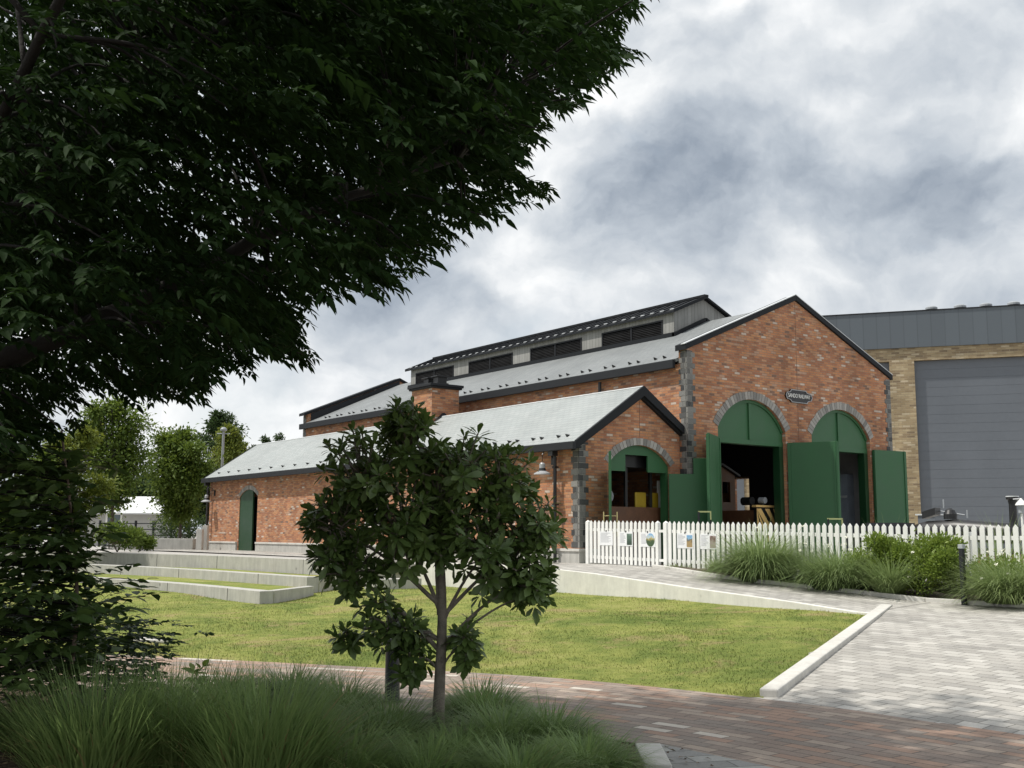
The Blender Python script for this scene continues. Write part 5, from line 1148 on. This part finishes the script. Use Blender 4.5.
for k in range(4):
    m = MB(); z = -.45+.3*k; m.tube([(a[0],a[1],z),(b[0],b[1],z)], .03, 6); m.build('rail', DARKM, t)
for k in range(7):
    p = a+(b-a)*k/6; MB().box(p[0]-.05,p[0]+.05,p[1]-.05,p[1]+.05,-.8,.6).build('fence_post', DARKM, t)

# ================================================================== FOREGROUND
t = thing('bollard', 'round dark bollard on the path edge behind the leafy young tree', 'bollard', (-15.55,-11.07,-1.6))
MB().lathe((-15.55,-11.07,-1.62), [(.072,0),(.072,.86),(.066,.885),(.05,.895)], 24).build('bollard_shaft', plain('bollard_grey', (.035,.038,.045), .4, .1), t, smooth=False); MB().lathe((-15.55,-11.07,-1.62), [(.10,0.01),(.10,.04),(.075,.045)], 24).build('bollard_base', DARKM, t)
GF = 'dark grass clumps round the young tree'
FG = [(95,794,.64,.55,(.35,1),'tall upright dark grass clump at lower left in front of the sapling'),(175,782,.61,.6,(.4,1),'tall upright grass clump at the bottom edge left of the dry leaves'),(262,796,.64,.6,(.35,1.),'tall grass clump at the bottom edge between the upright clump and the dry leaves'),(140,738,.46,.7,(0,.6),'grass clump behind the tall upright clump below the sapling'),(225,716,.42,.8,(0,.6),'grass clump at the path edge below the weed sprout'),(292,708,.40,.9,(0,.7),'soft grass clump at the path edge left of the bollard'),(340,722,.42,1.,(0,.7),'grass clump between the bollard and the bottom left grasses'),(385,748,.40,1.05,(.1,.9),'grass clump with some yellowed blades just left of the trunk'),(482,722,.38,1.1,(.1,.8),'round grass clump behind the trunk at the path edge'),(505,752,.40,1.15,(.2,1),'round grass clump right of the trunk'),(550,748,.36,1.2,(.1,.9),'low round grass clump at the path edge near the kerb block'),(585,774,.31,1.2,(.2,1),'rightmost low grass clump beside the pale kerb block'),(425,790,.36,1.1,(.2,1),'grass clump at the bottom edge in front of the trunk'),(520,790,.34,1.2,(.2,1),'grass clump cut by the bottom edge left of the kerb block'),(345,790,.44,.9,(.2,.9),'grass clump at the bottom edge beside the dry leaves'),(30,748,.44,.7,(0,.5),'dim grass clump in front of the low shrub at the left edge'),(340,758,.38,.95,(0,.7),'grass clump left of the yellowed blades'),(460,768,.30,1.1,(.1,.9),'small grass clump just right of the trunk foot')]
def groundpt(x, y, z=-1.6):
    d = np.array(fwd)+np.array(rgt)*((x-512)/FPX)-np.array(upv)*((y-384)/FPX); return CAM+d*(z/d[2])
for x, y, L, sp, tn_, lab in FG:
    p = groundpt(x, y, -1.585)
    clump('grass_clump', lab, 'grass clump', p[0], p[1], -1.6, 1500, L*1.32, sp, .8 if L > .6 else 1.5, B_GRASS, .26 if L < .6 else .30, .0095 if L < .6 else .0125, 0, GF, tn_, 5, (.05,.85))
# fallen bark chips and dry leaves on the mulch
N = 2600; X = rng.uniform(-20.5,-15, N); Y = rng.uniform(-17,-8, N); ok = sdist(X, Y) < -2.8; X, Y = X[ok], Y[ok]; n = len(X)
V, F = leaves(np.stack([X, Y, np.full(n, -1.565)], 1), np.stack([rng.normal(0,1,n), rng.normal(0,1,n), rng.normal(0,.15,n)], 1), np.array([0,0,1.])+rng.normal(0,.35,(n,3)), rng.uniform(.03,.08,n), rng.uniform(.012,.03,n))
o = rawmesh('dry_leaf_litter', V, F, np.repeat(rng.random(n), 5), tintmat('dry_leaf', (.10,.06,.035), (.34,.24,.14))); o['kind'] = 'stuff'
